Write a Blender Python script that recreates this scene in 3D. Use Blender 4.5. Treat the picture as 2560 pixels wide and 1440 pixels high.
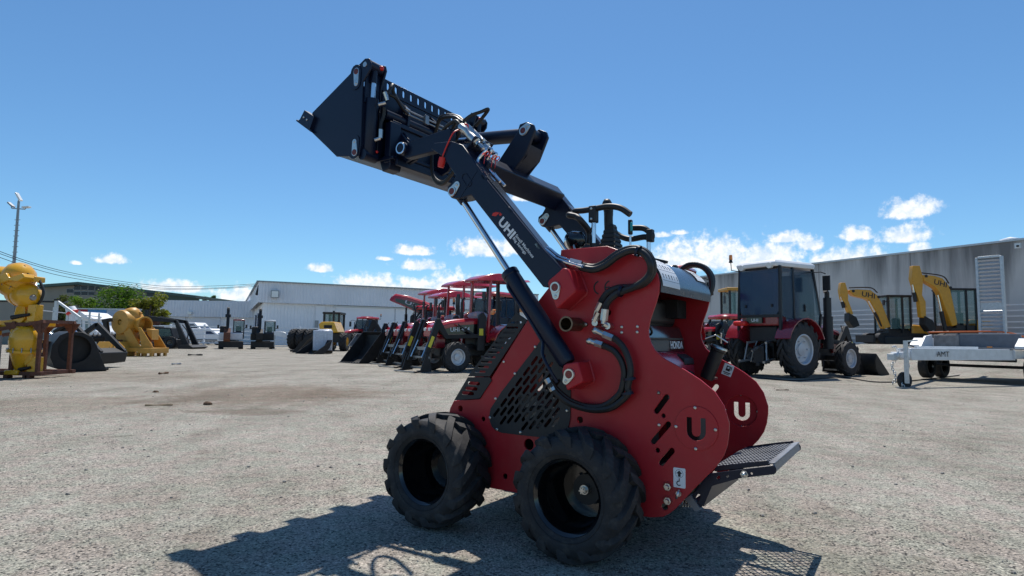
import bpy, bmesh, math, random
from mathutils import Vector, Matrix
random.seed(7)
PI = math.pi
for o in list(bpy.data.objects): bpy.data.objects.remove(o)
SC = bpy.context.scene
COL = SC.collection
# ------------------------------------------------------------------ camera, sky, sun, exposure
cam_d = bpy.data.cameras.new('camera'); cam = bpy.data.objects.new('camera', cam_d); COL.objects.link(cam)
cam_d.sensor_width = 36; cam_d.lens = 21.07; cam_d.clip_start = .05; cam_d.clip_end = 3000
pit, rol = .0839, .0138
r0, u0, c0 = Vector((1, 0, 0)), Vector((0, -math.sin(pit), math.cos(pit))), Vector((0, math.cos(pit), math.sin(pit)))
rr, uu = r0*math.cos(rol)+u0*math.sin(rol), u0*math.cos(rol)-r0*math.sin(rol)
mw = Matrix((rr, uu, -c0)).transposed().to_4x4(); mw.translation = (0, 0, .9763); cam.matrix_world = mw
SC.camera = cam
SUN_EL = math.radians(65.0)
sun_dir = Vector((.031, .4215, .9063)).normalized()
sd = bpy.data.lights.new('sun', 'SUN'); sd.energy = 5.0; sd.angle = math.radians(.5); sd.color = (1, .95, .88)
sun = bpy.data.objects.new('sun', sd); COL.objects.link(sun); sun.rotation_euler = sun_dir.to_track_quat('Z', 'Y').to_euler()
SC.view_settings.view_transform = 'Standard'; SC.view_settings.look = 'None'; SC.view_settings.gamma = 1
SC.view_settings.exposure = 0.08; SC.view_settings.use_curve_mapping = False

def sky_world():
    w = bpy.data.worlds.new('World'); SC.world = w; w.use_nodes = True
    nt = w.node_tree; N = nt.nodes; L = nt.links; N.clear()
    out = N.new('ShaderNodeOutputWorld'); bg = N.new('ShaderNodeBackground'); bg.inputs[1].default_value = .121
    sky = N.new('ShaderNodeTexSky'); sky.sky_type = 'NISHITA'; sky.sun_disc = False
    sky.sun_elevation = SUN_EL; sky.sun_rotation = math.radians(4); sky.altitude = 0; sky.air_density = 1.0; sky.dust_density = .15; sky.ozone_density = 5.
    def math_(op, a, b=None, c=None, clamp=False):
        n = N.new('ShaderNodeMath'); n.operation = op; n.use_clamp = clamp
        for i, q in enumerate((a, b, c)):
            if q is None: continue
            if isinstance(q, (int, float)): n.inputs[i].default_value = q
            else: L.new(q, n.inputs[i])
        return n.outputs[0]
    tc = N.new('ShaderNodeTexCoord'); sep = N.new('ShaderNodeSeparateXYZ'); L.new(tc.outputs['Generated'], sep.inputs[0])
    az = math_('ARCTAN2', sep.outputs[0], sep.outputs[1]); el = math_('ARCSINE', sep.outputs[2])
    ns = N.new('ShaderNodeTexNoise'); ns.inputs['Scale'].default_value = 26; ns.inputs['Detail'].default_value = 7; ns.inputs['Roughness'].default_value = .62
    L.new(tc.outputs['Generated'], ns.inputs['Vector'])
    n2 = N.new('ShaderNodeTexNoise'); n2.inputs['Scale'].default_value = 9; n2.inputs['Detail'].default_value = 3
    L.new(tc.outputs['Generated'], n2.inputs['Vector'])
    best = None
    # cumulus heaps: azimuth, elevation of the flat base, half width, height (degrees)
    for a, e, wd, ht in CLOUDS:
        dx = math_('DIVIDE', math_('SUBTRACT', az, math.radians(a)), math.radians(wd))
        dy = math_('SUBTRACT', el, math.radians(e))
        up = math_('DIVIDE', math_('MAXIMUM', dy, 0.0), math.radians(ht)); dn = math_('DIVIDE', math_('MINIMUM', dy, 0.0), math.radians(ht*.4))
        d2 = math_('ADD', math_('MULTIPLY', dx, dx), math_('ADD', math_('MULTIPLY', up, up), math_('MULTIPLY', dn, dn)))
        q = math_('SUBTRACT', 1.0, math_('SQRT', d2))
        best = q if best is None else math_('MAXIMUM', best, q)
    # a low bank of small heaps all round the horizon beyond the view
    far = math_('MULTIPLY', math_('SUBTRACT', math_('ABSOLUTE', az), .86), 5.0, clamp=True)
    band = math_('SUBTRACT', .75, math_('ABSOLUTE', math_('MULTIPLY', math_('SUBTRACT', el, .12), 9.0)))
    bank = math_('ADD', math_('MULTIPLY', math_('SUBTRACT', n2.outputs[0], .56), 6.0), math_('SUBTRACT', band, .6))
    best = math_('MAXIMUM', best, math_('SUBTRACT', bank, math_('MULTIPLY', math_('SUBTRACT', 1.0, far), 3.0)))
    n3 = N.new('ShaderNodeTexNoise'); n3.inputs['Scale'].default_value = 75; n3.inputs['Detail'].default_value = 6; n3.inputs['Roughness'].default_value = .6
    L.new(tc.outputs['Generated'], n3.inputs['Vector'])
    dens = math_('ADD', math_('ADD', math_('MULTIPLY', best, 1.0), .22), math_('ADD', math_('MULTIPLY', math_('SUBTRACT', ns.outputs[0], .5), 1.1), math_('MULTIPLY', math_('SUBTRACT', n3.outputs[0], .5), 1.5)))
    mr = N.new('ShaderNodeMapRange'); mr.interpolation_type = 'SMOOTHSTEP'
    mr.inputs['From Min'].default_value = .08; mr.inputs['From Max'].default_value = .78; mr.inputs['To Max'].default_value = .93
    L.new(dens, mr.inputs['Value'])
    cr = N.new('ShaderNodeMix'); cr.data_type = 'RGBA'; cr.inputs[6].default_value = (6.2, 7.0, 7.9, 1); cr.inputs[7].default_value = (8.9, 8.9, 8.8, 1)
    m3 = N.new('ShaderNodeMapRange'); m3.inputs['From Min'].default_value = .4; m3.inputs['From Max'].default_value = .62; L.new(n3.outputs[0], m3.inputs['Value'])
    L.new(m3.outputs[0], cr.inputs[0])
    mx = N.new('ShaderNodeMix'); mx.data_type = 'RGBA'; L.new(mr.outputs[0], mx.inputs[0])
    wb = N.new('ShaderNodeMix'); wb.data_type = 'RGBA'; wb.blend_type = 'MULTIPLY'; wb.inputs[0].default_value = 1; wb.inputs[7].default_value = (.655, .89, .98, 1); L.new(sky.outputs[0], wb.inputs[6]); L.new(wb.outputs[2], mx.inputs[6]); L.new(cr.outputs[2], mx.inputs[7])
    L.new(mx.outputs[2], bg.inputs[0]); L.new(bg.outputs[0], out.inputs[0])
CLOUDS = [(33.91, 10.41, 2.33, 1.20), (30.08, 8.80, 1.47, 0.96), (33.49, 8.48, 2.06, 1.14), (26.62, 8.21, 1.37, 1.07), (34.46, 7.32, 0.93, 0.71), (19.24, 7.15, 4.48, 2.50), (23.26, 7.02, 3.89, 2.28), (29.14, 6.60, 3.95, 1.64), (15.74, 7.24, 2.76, 2.14), (-2.94, 8.27, 2.85, 1.45), (0.33, 8.56, 2.16, 1.19), (-9.41, 7.97, 2.11, 0.76), (-9.00, 6.59, 2.37, 0.84), (-17.88, 6.01, 1.26, 0.57), (-33.91, 5.69, 1.14, 0.57), (-36.22, 5.30, 0.45, 0.24), (-13.38, 4.65, 3.71, 1.33), (-9.13, 4.55, 2.95, 1.10), (-5.73, 4.63, 3.42, 1.79), (-29.63, 3.73, 3.00, 0.82), (-24.11, 3.20, 2.55, 1.17), (0.66, 13.28, 1.22, 0.67), (24.75, 8.87, 1.83, 0.77), (-12.18, 7.23, 0.91, 0.33), (15.76, 9.88, 0.88, 0.33), (14.14, 9.67, 1.05, 0.41)]
sky_world()

# ------------------------------------------------------------------ materials
MATS = {}
def mat(name, col, rough=.5, metal=0., var=.12, scale=6., bump=0., bscale=120., coat=0., alpha=1., emit=None, spec=.5, dirt=0., dirtcol=(.25, .2, .15)):
    if name in MATS: return MATS[name]
    m = bpy.data.materials.new(name); m.use_nodes = True; MATS[name] = m
    nt = m.node_tree; N = nt.nodes; L = nt.links; b = N['Principled BSDF']
    b.inputs['Roughness'].default_value = rough; b.inputs['Metallic'].default_value = metal
    b.inputs['Coat Weight'].default_value = coat; b.inputs['Coat Roughness'].default_value = .12; b.inputs['Specular IOR Level'].default_value = spec
    b.inputs['Alpha'].default_value = alpha
    tc = N.new('ShaderNodeTexCoord'); ns = N.new('ShaderNodeTexNoise'); ns.inputs['Scale'].default_value = scale; ns.inputs['Detail'].default_value = 6
    L.new(tc.outputs['Object'], ns.inputs['Vector'])
    mr = N.new('ShaderNodeMapRange'); mr.inputs['From Min'].default_value = .3; mr.inputs['From Max'].default_value = .7
    mr.inputs['To Min'].default_value = 1-var; mr.inputs['To Max'].default_value = 1+var; L.new(ns.outputs[0], mr.inputs['Value'])
    mx = N.new('ShaderNodeMix'); mx.data_type = 'RGBA'; mx.blend_type = 'MULTIPLY'; mx.inputs[0].default_value = 1
    mx.inputs[6].default_value = (*col, 1); L.new(mr.outputs[0], mx.inputs[7])
    src = mx.outputs[2]
    if dirt:
        n2 = N.new('ShaderNodeTexNoise'); n2.inputs['Scale'].default_value = scale*2.3; n2.inputs['Detail'].default_value = 8; n2.inputs['Roughness'].default_value = .7
        L.new(tc.outputs['Object'], n2.inputs['Vector'])
        m2 = N.new('ShaderNodeMapRange'); m2.inputs['From Min'].default_value = .5; m2.inputs['From Max'].default_value = .75; m2.inputs['To Max'].default_value = dirt
        L.new(n2.outputs[0], m2.inputs['Value'])
        dm = N.new('ShaderNodeMix'); dm.data_type = 'RGBA'; L.new(m2.outputs[0], dm.inputs[0]); L.new(src, dm.inputs[6]); dm.inputs[7].default_value = (*dirtcol, 1); src = dm.outputs[2]
    L.new(src, b.inputs['Base Color'])
    rm = N.new('ShaderNodeMapRange'); rm.inputs['To Min'].default_value = max(rough-.08, .02); rm.inputs['To Max'].default_value = min(rough+.1, 1)
    L.new(ns.outputs[0], rm.inputs['Value']); L.new(rm.outputs[0], b.inputs['Roughness'])
    if bump:
        n3 = N.new('ShaderNodeTexNoise'); n3.inputs['Scale'].default_value = bscale; n3.inputs['Detail'].default_value = 4; L.new(tc.outputs['Object'], n3.inputs['Vector'])
        bp = N.new('ShaderNodeBump'); bp.inputs['Strength'].default_value = bump; bp.inputs['Distance'].default_value = .01
        L.new(n3.outputs[0], bp.inputs['Height']); L.new(bp.outputs[0], b.inputs['Normal'])
    if emit: b.inputs['Emission Color'].default_value = (*emit, 1); b.inputs['Emission Strength'].default_value = 1
    return m
RED = mat('machine_red', (.40, .018, .026), .38, bump=.06, bscale=260, var=.10, scale=3.5, coat=.06, spec=.32, dirt=.10, dirtcol=(.30, .17, .14))
TRED = mat('tractor_red', (.42, .010, .02), .25, coat=.7, var=.08)
MAROON = mat('tractor_maroon', (.24, .012, .022), .25, coat=.7, var=.08)
BLK = mat('black_paint', (.004, .009, .028), .38, var=.15, bump=.04, bscale=200, coat=.05, spec=.35)
SATIN = mat('black_satin', (.014, .014, .016), .5, var=.2)
GLOSS = mat('gloss_black', (.006, .006, .007), .09, var=.1, coat=.5, spec=.5)
RUB = mat('tyre_rubber', (.019, .019, .021), .75, var=.3, scale=9, bump=.25, bscale=150, dirt=.65, dirtcol=(.085, .077, .068))
HOSE = mat('hose_rubber', (.014, .014, .015), .5, var=.2)
CHR = mat('chrome', (.75, .76, .78), .1, 1., var=.04)
ZINC = mat('zinc_plate', (.62, .61, .58), .32, 1., var=.12, scale=40)
STEEL = mat('grey_steel', (.3, .31, .32), .42, .7, var=.15)
DARK = mat('dark_inside', (.012, .012, .013), .7, var=.3)
WHT = mat('white_paint', (.78, .79, .8), .4, var=.05)
DECAL = mat('decal_white', (.74, .76, .78), .45, var=.03)
INK = mat('print_black', (.012, .012, .014), .5, var=.05)
LOGO = mat('print_red', (.62, .03, .02), .5, var=.05)
GRILL = mat('grille_black', (.016, .016, .018), .55, var=.15, bump=.08, bscale=300)
GREYS = mat('deck_grey', (.2, .21, .23), .45, .3, var=.15)
HOODM = mat('hood_grey', (.07, .072, .078), .27, .35, var=.08, coat=.3)
PINK = mat('engine_red', (.42, .02, .05), .25, var=.06, coat=.6)
REDC = mat('cap_red', (.65, .02, .015), .4, var=.05)
TEAL = mat('teal_plastic', (.02, .4, .42), .4, var=.05)
GREEN = mat('green_plastic', (.02, .3, .06), .4, var=.05)
AMBER = mat('amber_lens', (.8, .24, .02), .2, var=.05, coat=.5)
YEL = mat('yellow_paint', (.72, .37, .012), .28, var=.05, coat=.4, dirt=.04)
YEL2 = mat('excavator_yellow', (.62, .285, .008), .38, var=.08, coat=.2, dirt=.1)
OCH = mat('ochre_paint', (.55, .28, .04), .45, var=.10, dirt=.14, dirtcol=(.2, .11, .04))
STICK = mat('sticker_yellow', (.72, .62, .05), .5, var=.04)
RUST = mat('rusty_steel', (.13, .05, .03), .8, var=.35, scale=14, dirt=.5, dirtcol=(.2, .08, .035))
GALV = mat('galvanised', (.55, .57, .58), .45, .55, var=.12, scale=20)
RIM = mat('rim_silver', (.55, .57, .6), .35, .3, var=.06)
GLASS = mat('tinted_glass', (.010, .034, .10), .05, var=.02, alpha=.86, coat=0., spec=.4)
GLASSC = mat('clear_glass', (.10, .22, .22), .05, var=.02, alpha=.4, coat=.6)
LAMPG = mat('lamp_lens', (.75, .76, .74), .15, var=.03, coat=.5)
CLAD = mat('white_cladding', (.84, .85, .87), .45, var=.04, scale=.5, dirt=.06)
CLAD2 = mat('grey_cladding', (.74, .76, .8), .5, var=.05, scale=.5, dirt=.06)
GRNM = mat('green_cladding', (.045, .085, .075), .5, var=.1, scale=.4)
BEIGE = mat('beige_render', (.24, .23, .20), .7, var=.08, scale=.6)
WOOD = mat('bark', (.09, .07, .05), .9, var=.3)
PLASTW = mat('plastic_wrap', (.55, .6, .68), .25, var=.12, scale=12, bump=.5, bscale=14, coat=.4)
PIPE = mat('exhaust_pipe', (.17, .12, .085), .38, .9, var=.3, scale=25)
SPRING = mat('spring_wire', (.4, .39, .36), .35, 1.)
RAILW = mat('rail_white', (.72, .73, .74), .45, var=.06)
STEELB = mat('dark_steel', (.018, .018, .019), .55, var=.3, scale=5, bump=.05, dirt=.25, dirtcol=(.06, .05, .042), spec=.35)
GLASSD = mat('door_glass', (.02, .06, .11), .05, var=.02, alpha=.55, coat=.2, spec=.4)
WINDOW = mat('dark_window', (.008, .010, .022), .25, var=.05)
ORG = mat('orange_strap', (.7, .15, .03), .6)

# ------------------------------------------------------------------ mesh helpers
def V(*a): return Vector(a)
def frame(d):
    d = Vector(d).normalized(); a = Vector((0, 0, 1)) if abs(d.z) < .9 else Vector((1, 0, 0))
    x = a.cross(d).normalized(); return x, d.cross(x), d
def spline(pts, n=8):
    p = [Vector(q) for q in pts]; p = [p[0]*2-p[1]]+p+[p[-1]*2-p[-2]]; o = []
    for i in range(1, len(p)-2):
        for k in range(n):
            t = k/n; a, b, c, d = p[i-1:i+3]
            o.append(.5*((2*b)+(c-a)*t+(2*a-5*b+4*c-d)*t*t+(3*b-a-3*c+d)*t**3))
    return o+[p[-2]]
class MB:
    def __init__(s): s.v = []; s.f = []
    def add(s, vs, fs):
        k = len(s.v); s.v += [tuple(q) for q in vs]; s.f += [tuple(i+k for i in f) for f in fs]; return s
    def box(s, c, d, R=None):
        x, y, z = (q/2 for q in d); vs = [Vector((a*x, b*y, e*z)) for a in (-1, 1) for b in (-1, 1) for e in (-1, 1)]
        if R is not None: vs = [R @ q for q in vs]
        c = Vector(c); return s.add([q+c for q in vs], [(0, 1, 3, 2), (4, 6, 7, 5), (0, 4, 5, 1), (2, 3, 7, 6), (0, 2, 6, 4), (1, 5, 7, 3)])
    def bar(s, p, q, w, h=None, up=None):
        p, q = Vector(p), Vector(q); d = (q-p); x, y, z = frame(d)
        if up is not None: y = (Vector(up)-z*Vector(up).dot(z)).normalized(); x = y.cross(z)
        return s.box((p+q)/2, (w, h or w, d.length), Matrix((x, y, z)).transposed())
    def cyl(s, p, q, r, r2=None, n=14, caps=True):
        p, q = Vector(p), Vector(q); x, y, z = frame(q-p); r2 = r if r2 is None else r2
        vs = []
        for a, rad in ((p, r), (q, r2)):
            vs += [a+x*rad*math.cos(2*PI*i/n)+y*rad*math.sin(2*PI*i/n) for i in range(n)]
        fs = [(i, (i+1) % n, n+(i+1) % n, n+i) for i in range(n)]
        if caps: fs += [tuple(range(n-1, -1, -1)), tuple(range(n, 2*n))]
        return s.add(vs, fs)
    def tube(s, pts, r, n=8, caps=True, ring=0.):
        pts = [Vector(q) for q in pts]; m = len(pts); vs = []
        x = None
        for i, p in enumerate(pts):
            d = (pts[min(i+1, m-1)]-pts[max(i-1, 0)]).normalized()
            if x is None: x, y, _ = frame(d)
            x = (x-d*x.dot(d)).normalized(); y = d.cross(x)
            q = (r[i] if isinstance(r, (list, tuple)) else r)*(1+(ring if i % 2 else -ring))
            vs += [p+x*q*math.cos(2*PI*j/n)+y*q*math.sin(2*PI*j/n) for j in range(n)]
        fs = [(i*n+j, i*n+(j+1) % n, (i+1)*n+(j+1) % n, (i+1)*n+j) for i in range(m-1) for j in range(n)]
        if caps: fs += [tuple(range(n-1, -1, -1)), tuple(range((m-1)*n, m*n))]
        return s.add(vs, fs)
    def lathe(s, prof, p, ax, n=24, a0=0., a1=2*PI):
        p = Vector(p); x, y, z = frame(ax); full = abs(a1-a0-2*PI) < 1e-4; k = n if full else n+1; m = len(prof)
        vs = [p+z*h+(x*math.cos(a0+(a1-a0)*i/n)+y*math.sin(a0+(a1-a0)*i/n))*r for i in range(k) for r, h in prof]
        fs = [(i*m+j, ((i+1) % k)*m+j, ((i+1) % k)*m+j+1, i*m+j+1) for i in range(n) for j in range(m-1)]
        return s.add(vs, fs)
    def ball(s, c, r, n=12, m=8, sc=(1, 1, 1)):
        c = Vector(c); vs = [c+Vector((0, 0, r*sc[2]))]
        for i in range(1, m):
            a = PI*i/m
            vs += [c+Vector((r*sc[0]*math.sin(a)*math.cos(2*PI*j/n), r*sc[1]*math.sin(a)*math.sin(2*PI*j/n), r*sc[2]*math.cos(a))) for j in range(n)]
        vs.append(c-Vector((0, 0, r*sc[2]))); fs = [(0, 1+j, 1+(j+1) % n) for j in range(n)]
        for i in range(m-2): fs += [(1+i*n+j, 1+(i+1)*n+j, 1+(i+1)*n+(j+1) % n, 1+i*n+(j+1) % n) for j in range(n)]
        k = 1+(m-2)*n; fs += [(k+j, len(vs)-1, k+(j+1) % n) for j in range(n)]
        return s.add(vs, fs)
    def prism(s, poly, t0, t1, ax='y'):
        # outline (a, b): ax 'y' -> (a, t, b); 'x' -> (t, a, b); 'z' -> (a, b, t)
        g = {'y': lambda a, b, t: (a, t, b), 'x': lambda a, b, t: (t, a, b), 'z': lambda a, b, t: (a, b, t)}[ax]; n = len(poly)
        vs = [g(a, b, t) for t in (t0, t1) for a, b in poly]
        return s.add(vs, [tuple(range(n-1, -1, -1)), tuple(range(n, 2*n))]+[(i, (i+1) % n, n+(i+1) % n, n+i) for i in range(n)])
    def strip(s, prof, t0, t1, th, ax='y'):
        # an open profile given a thickness and run from t0 to t1
        n = len(prof); P = [Vector(q) for q in prof]; off = []
        for i in range(n):
            d = (P[min(i+1, n-1)]-P[max(i-1, 0)]).normalized(); off.append(P[i]+Vector((-d.y, d.x))*th)
        return s.prism([tuple(q) for q in P]+[tuple(q) for q in reversed(off)], t0, t1, ax)
    def mesh(s, name, m, smooth=35):
        me = bpy.data.meshes.new(name); me.from_pydata(s.v, [], s.f); me.materials.append(m)
        bm = bmesh.new(); bm.from_mesh(me); bmesh.ops.recalc_face_normals(bm, faces=bm.faces); bm.to_mesh(me); bm.free()
        if smooth:
            me.polygons.foreach_set('use_smooth', [True]*len(me.polygons)); me.set_sharp_from_angle(angle=math.radians(smooth))
        return me
    def build(s, name, m, parent=None, bevel=0, smooth=35, **kw):
        return link(name, s.mesh(name, m, smooth), parent, bevel, **kw)
def link(name, me, parent=None, bevel=0, loc=None, rot=None, **kw):
    o = bpy.data.objects.new(name, me); COL.objects.link(o)
    if parent is not None: o.parent = parent
    if loc is not None: o.location = loc
    if rot is not None: o.rotation_euler = rot
    if bevel:
        b = o.modifiers.new('bevel', 'BEVEL'); b.width = bevel; b.segments = 2; b.limit_method = 'ANGLE'; b.angle_limit = math.radians(40)
    for k, q in kw.items(): o[k] = q
    return o
def thing(name, label, cat, loc=(0, 0, 0), rz=0., group=None, sc=1.):
    o = bpy.data.objects.new(name, None); COL.objects.link(o); o.location = loc; o.rotation_euler = (0, 0, rz); o.scale = (sc, sc, sc)
    o.empty_display_size = .2; tag(o, label, cat, group); return o
def tag(o, label, cat, group=None):
    o['label'] = label; o['category'] = cat
    if group: o['group'] = group
    return o
def structure(o): o['kind'] = 'structure'; return o
def copy_tree(o, parent=None):
    c = o.copy(); COL.objects.link(c)
    if parent is not None: c.parent = parent
    for ch in [q for q in bpy.data.objects if q.parent == o and q is not c]: copy_tree(ch, c)
    return c
def circle(c, r, n=16): return [(c[0]+r*math.cos(2*PI*i/n), c[1]+r*math.sin(2*PI*i/n)) for i in range(n)]
def stadium(p, q, r, n=6):
    a = math.atan2(q[1]-p[1], q[0]-p[0])
    return [(q[0]+r*math.cos(a-PI/2+PI*i/n), q[1]+r*math.sin(a-PI/2+PI*i/n)) for i in range(n+1)]+[(p[0]+r*math.cos(a+PI/2+PI*i/n), p[1]+r*math.sin(a+PI/2+PI*i/n)) for i in range(n+1)]
def teardrop(p, q, R, r, n=10):
    a = math.atan2(q[1]-p[1], q[0]-p[0]); b = math.acos(max(-1, min(1, (R-r)/math.hypot(q[0]-p[0], q[1]-p[1]))))
    return [(p[0]+R*math.cos(a+b+(2*PI-2*b)*i/n), p[1]+R*math.sin(a+b+(2*PI-2*b)*i/n)) for i in range(n+1)]+[(q[0]+r*math.cos(a-b+2*b*i/n), q[1]+r*math.sin(a-b+2*b*i/n)) for i in range(n+1)]
def plate_mesh(name, outline, holes, th, m, bevel=.0012, fn=None, flip=True):
    # a flat plate with real openings; default puts the outline in the x-z plane, thickness along y
    cu = bpy.data.curves.new(name, 'CURVE'); cu.dimensions = '2D'; cu.fill_mode = 'BOTH'; cu.extrude = max(th/2-bevel, .0001); cu.bevel_depth = bevel; cu.bevel_resolution = 0; cu.offset = -bevel
    for ring in [outline]+holes:
        sp = cu.splines.new('POLY'); sp.points.add(len(ring)-1); sp.use_cyclic_u = True
        for p, q in zip(sp.points, ring): p.co = (q[0], q[1], 0, 1)
    ob = bpy.data.objects.new(name, cu); me = bpy.data.meshes.new_from_object(ob); bpy.data.objects.remove(ob); bpy.data.curves.remove(cu)
    fn = fn or (lambda x, y, z: (x, z, y))
    for q in me.vertices: q.co = fn(*q.co)
    if flip: me.flip_normals()
    me.materials.clear(); me.materials.append(m); return me
def text_mesh(name, txt, org, xv, yv, m, bold=0., th=.0012):
    # lettering fitted to the box org + xv (width) + yv (height)
    cu = bpy.data.curves.new(name, 'FONT'); cu.body = txt; cu.extrude = .01; cu.offset = bold; cu.resolution_u = 3
    ob = bpy.data.objects.new(name, cu); me = bpy.data.meshes.new_from_object(ob); bpy.data.objects.remove(ob); bpy.data.curves.remove(cu)
    xs = [q.co.x for q in me.vertices]; ys = [q.co.y for q in me.vertices]; x0, x1, y0, y1 = min(xs), max(xs), min(ys), max(ys)
    org, xv, yv = Vector(org), Vector(xv), Vector(yv); nz = xv.cross(yv).normalized()
    for q in me.vertices: q.co = org+xv*((q.co.x-x0)/(x1-x0))+yv*((q.co.y-y0)/(y1-y0))+nz*(th if q.co.z > 0 else 0)
    me.materials.clear(); me.materials.append(m); return me
def text(name, txt, org, xv, yv, m, parent, bold=0., **kw): return link(name, text_mesh(name, txt, org, xv, yv, m, bold), parent, **kw)
WC = {}
def wheel(parent, pos, R, w, rim, side, lugs=16, rimm=None, name='wheel', dish=.0, steer=0.):
    # mesh 'wheel' (the rim) with a child tyre; side +1 puts the outer face towards +y
    key = (R, w, rim, lugs, rimm.name if rimm else '', dish)
    if key not in WC:
        rc = R*.925; h = w/2; t = MB()
        t.lathe([(rim*.97, -h*.78), (rim*1.06, -h*.9), ((rim+R)*.5, -h), (rc*.93, -h*.95), (rc, -h*.75), (rc*1.005, 0), (rc, h*.75), (rc*.93, h*.95), ((rim+R)*.5, h), (rim*1.06, h*.9), (rim*.97, h*.78)], (0, 0, 0), (0, 1, 0), 40)
        for k in range(lugs):
            for sd in (1, -1):
                th0 = 2*PI*(k+(.5 if sd < 0 else 0))/lugs; hw = PI/lugs*.5; vs = []
                for s_, yy, rt in ((0, 1.0, .90), (.0, .97, .965), (.35, .6, .995), (.7, .25, 1.0), (.95, -.06, 1.0)):
                    th = th0+s_*2.1*PI/lugs; y = sd*yy*h
                    for a in (-1, 1):
                        for rad in (R*rt, rc*(.9 if yy > .9 else .985)):
                            vs.append((rad*math.cos(th+a*hw), y, rad*math.sin(th+a*hw)))
                fs = []
                for i in range(4):
                    b = i*4; fs += [(b, b+4, b+6, b+2), (b, b+1, b+5, b+4), (b+2, b+6, b+7, b+3)]
                fs += [(0, 2, 3, 1), (16, 17, 19, 18)]; t.add(vs, fs)
        r = MB(); di = h*(.45-dish)
        r.lathe([(rim*1.03, h*.80), (rim*1.05, h*.9), (rim*.99, h*.93), (rim*.94, h*.84), (rim*.93, h*.5), (rim*.86, h*.32), (rim*.85, di), (rim*.45, di-h*.1), (rim*.42, di+.02), (rim*.2, di+.03), (0.001, di+.03)], (0, 0, 0), (0, 1, 0), 32)
        r.lathe([(rim*.86, di), (rim*.86, -h*.5), (rim*1.0, -h*.84), (rim*1.03, -h*.8)], (0, 0, 0), (0, 1, 0), 32)
        for k in range(6): a = PI/3*k; r.cyl((rim*.62*math.cos(a), di-.02, rim*.62*math.sin(a)), (rim*.62*math.cos(a), di+.03*rim/.3, rim*.62*math.sin(a)), rim*.05, n=6)
        WC[key] = (r.mesh('wheel', rimm or GLOSS, 30), t.mesh('tyre', RUB, 30))
    o = link(name, WC[key][0], parent, loc=pos, rot=(0, 0, (0 if side > 0 else PI)+steer)); link('tyre', WC[key][1], o); return o
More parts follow.
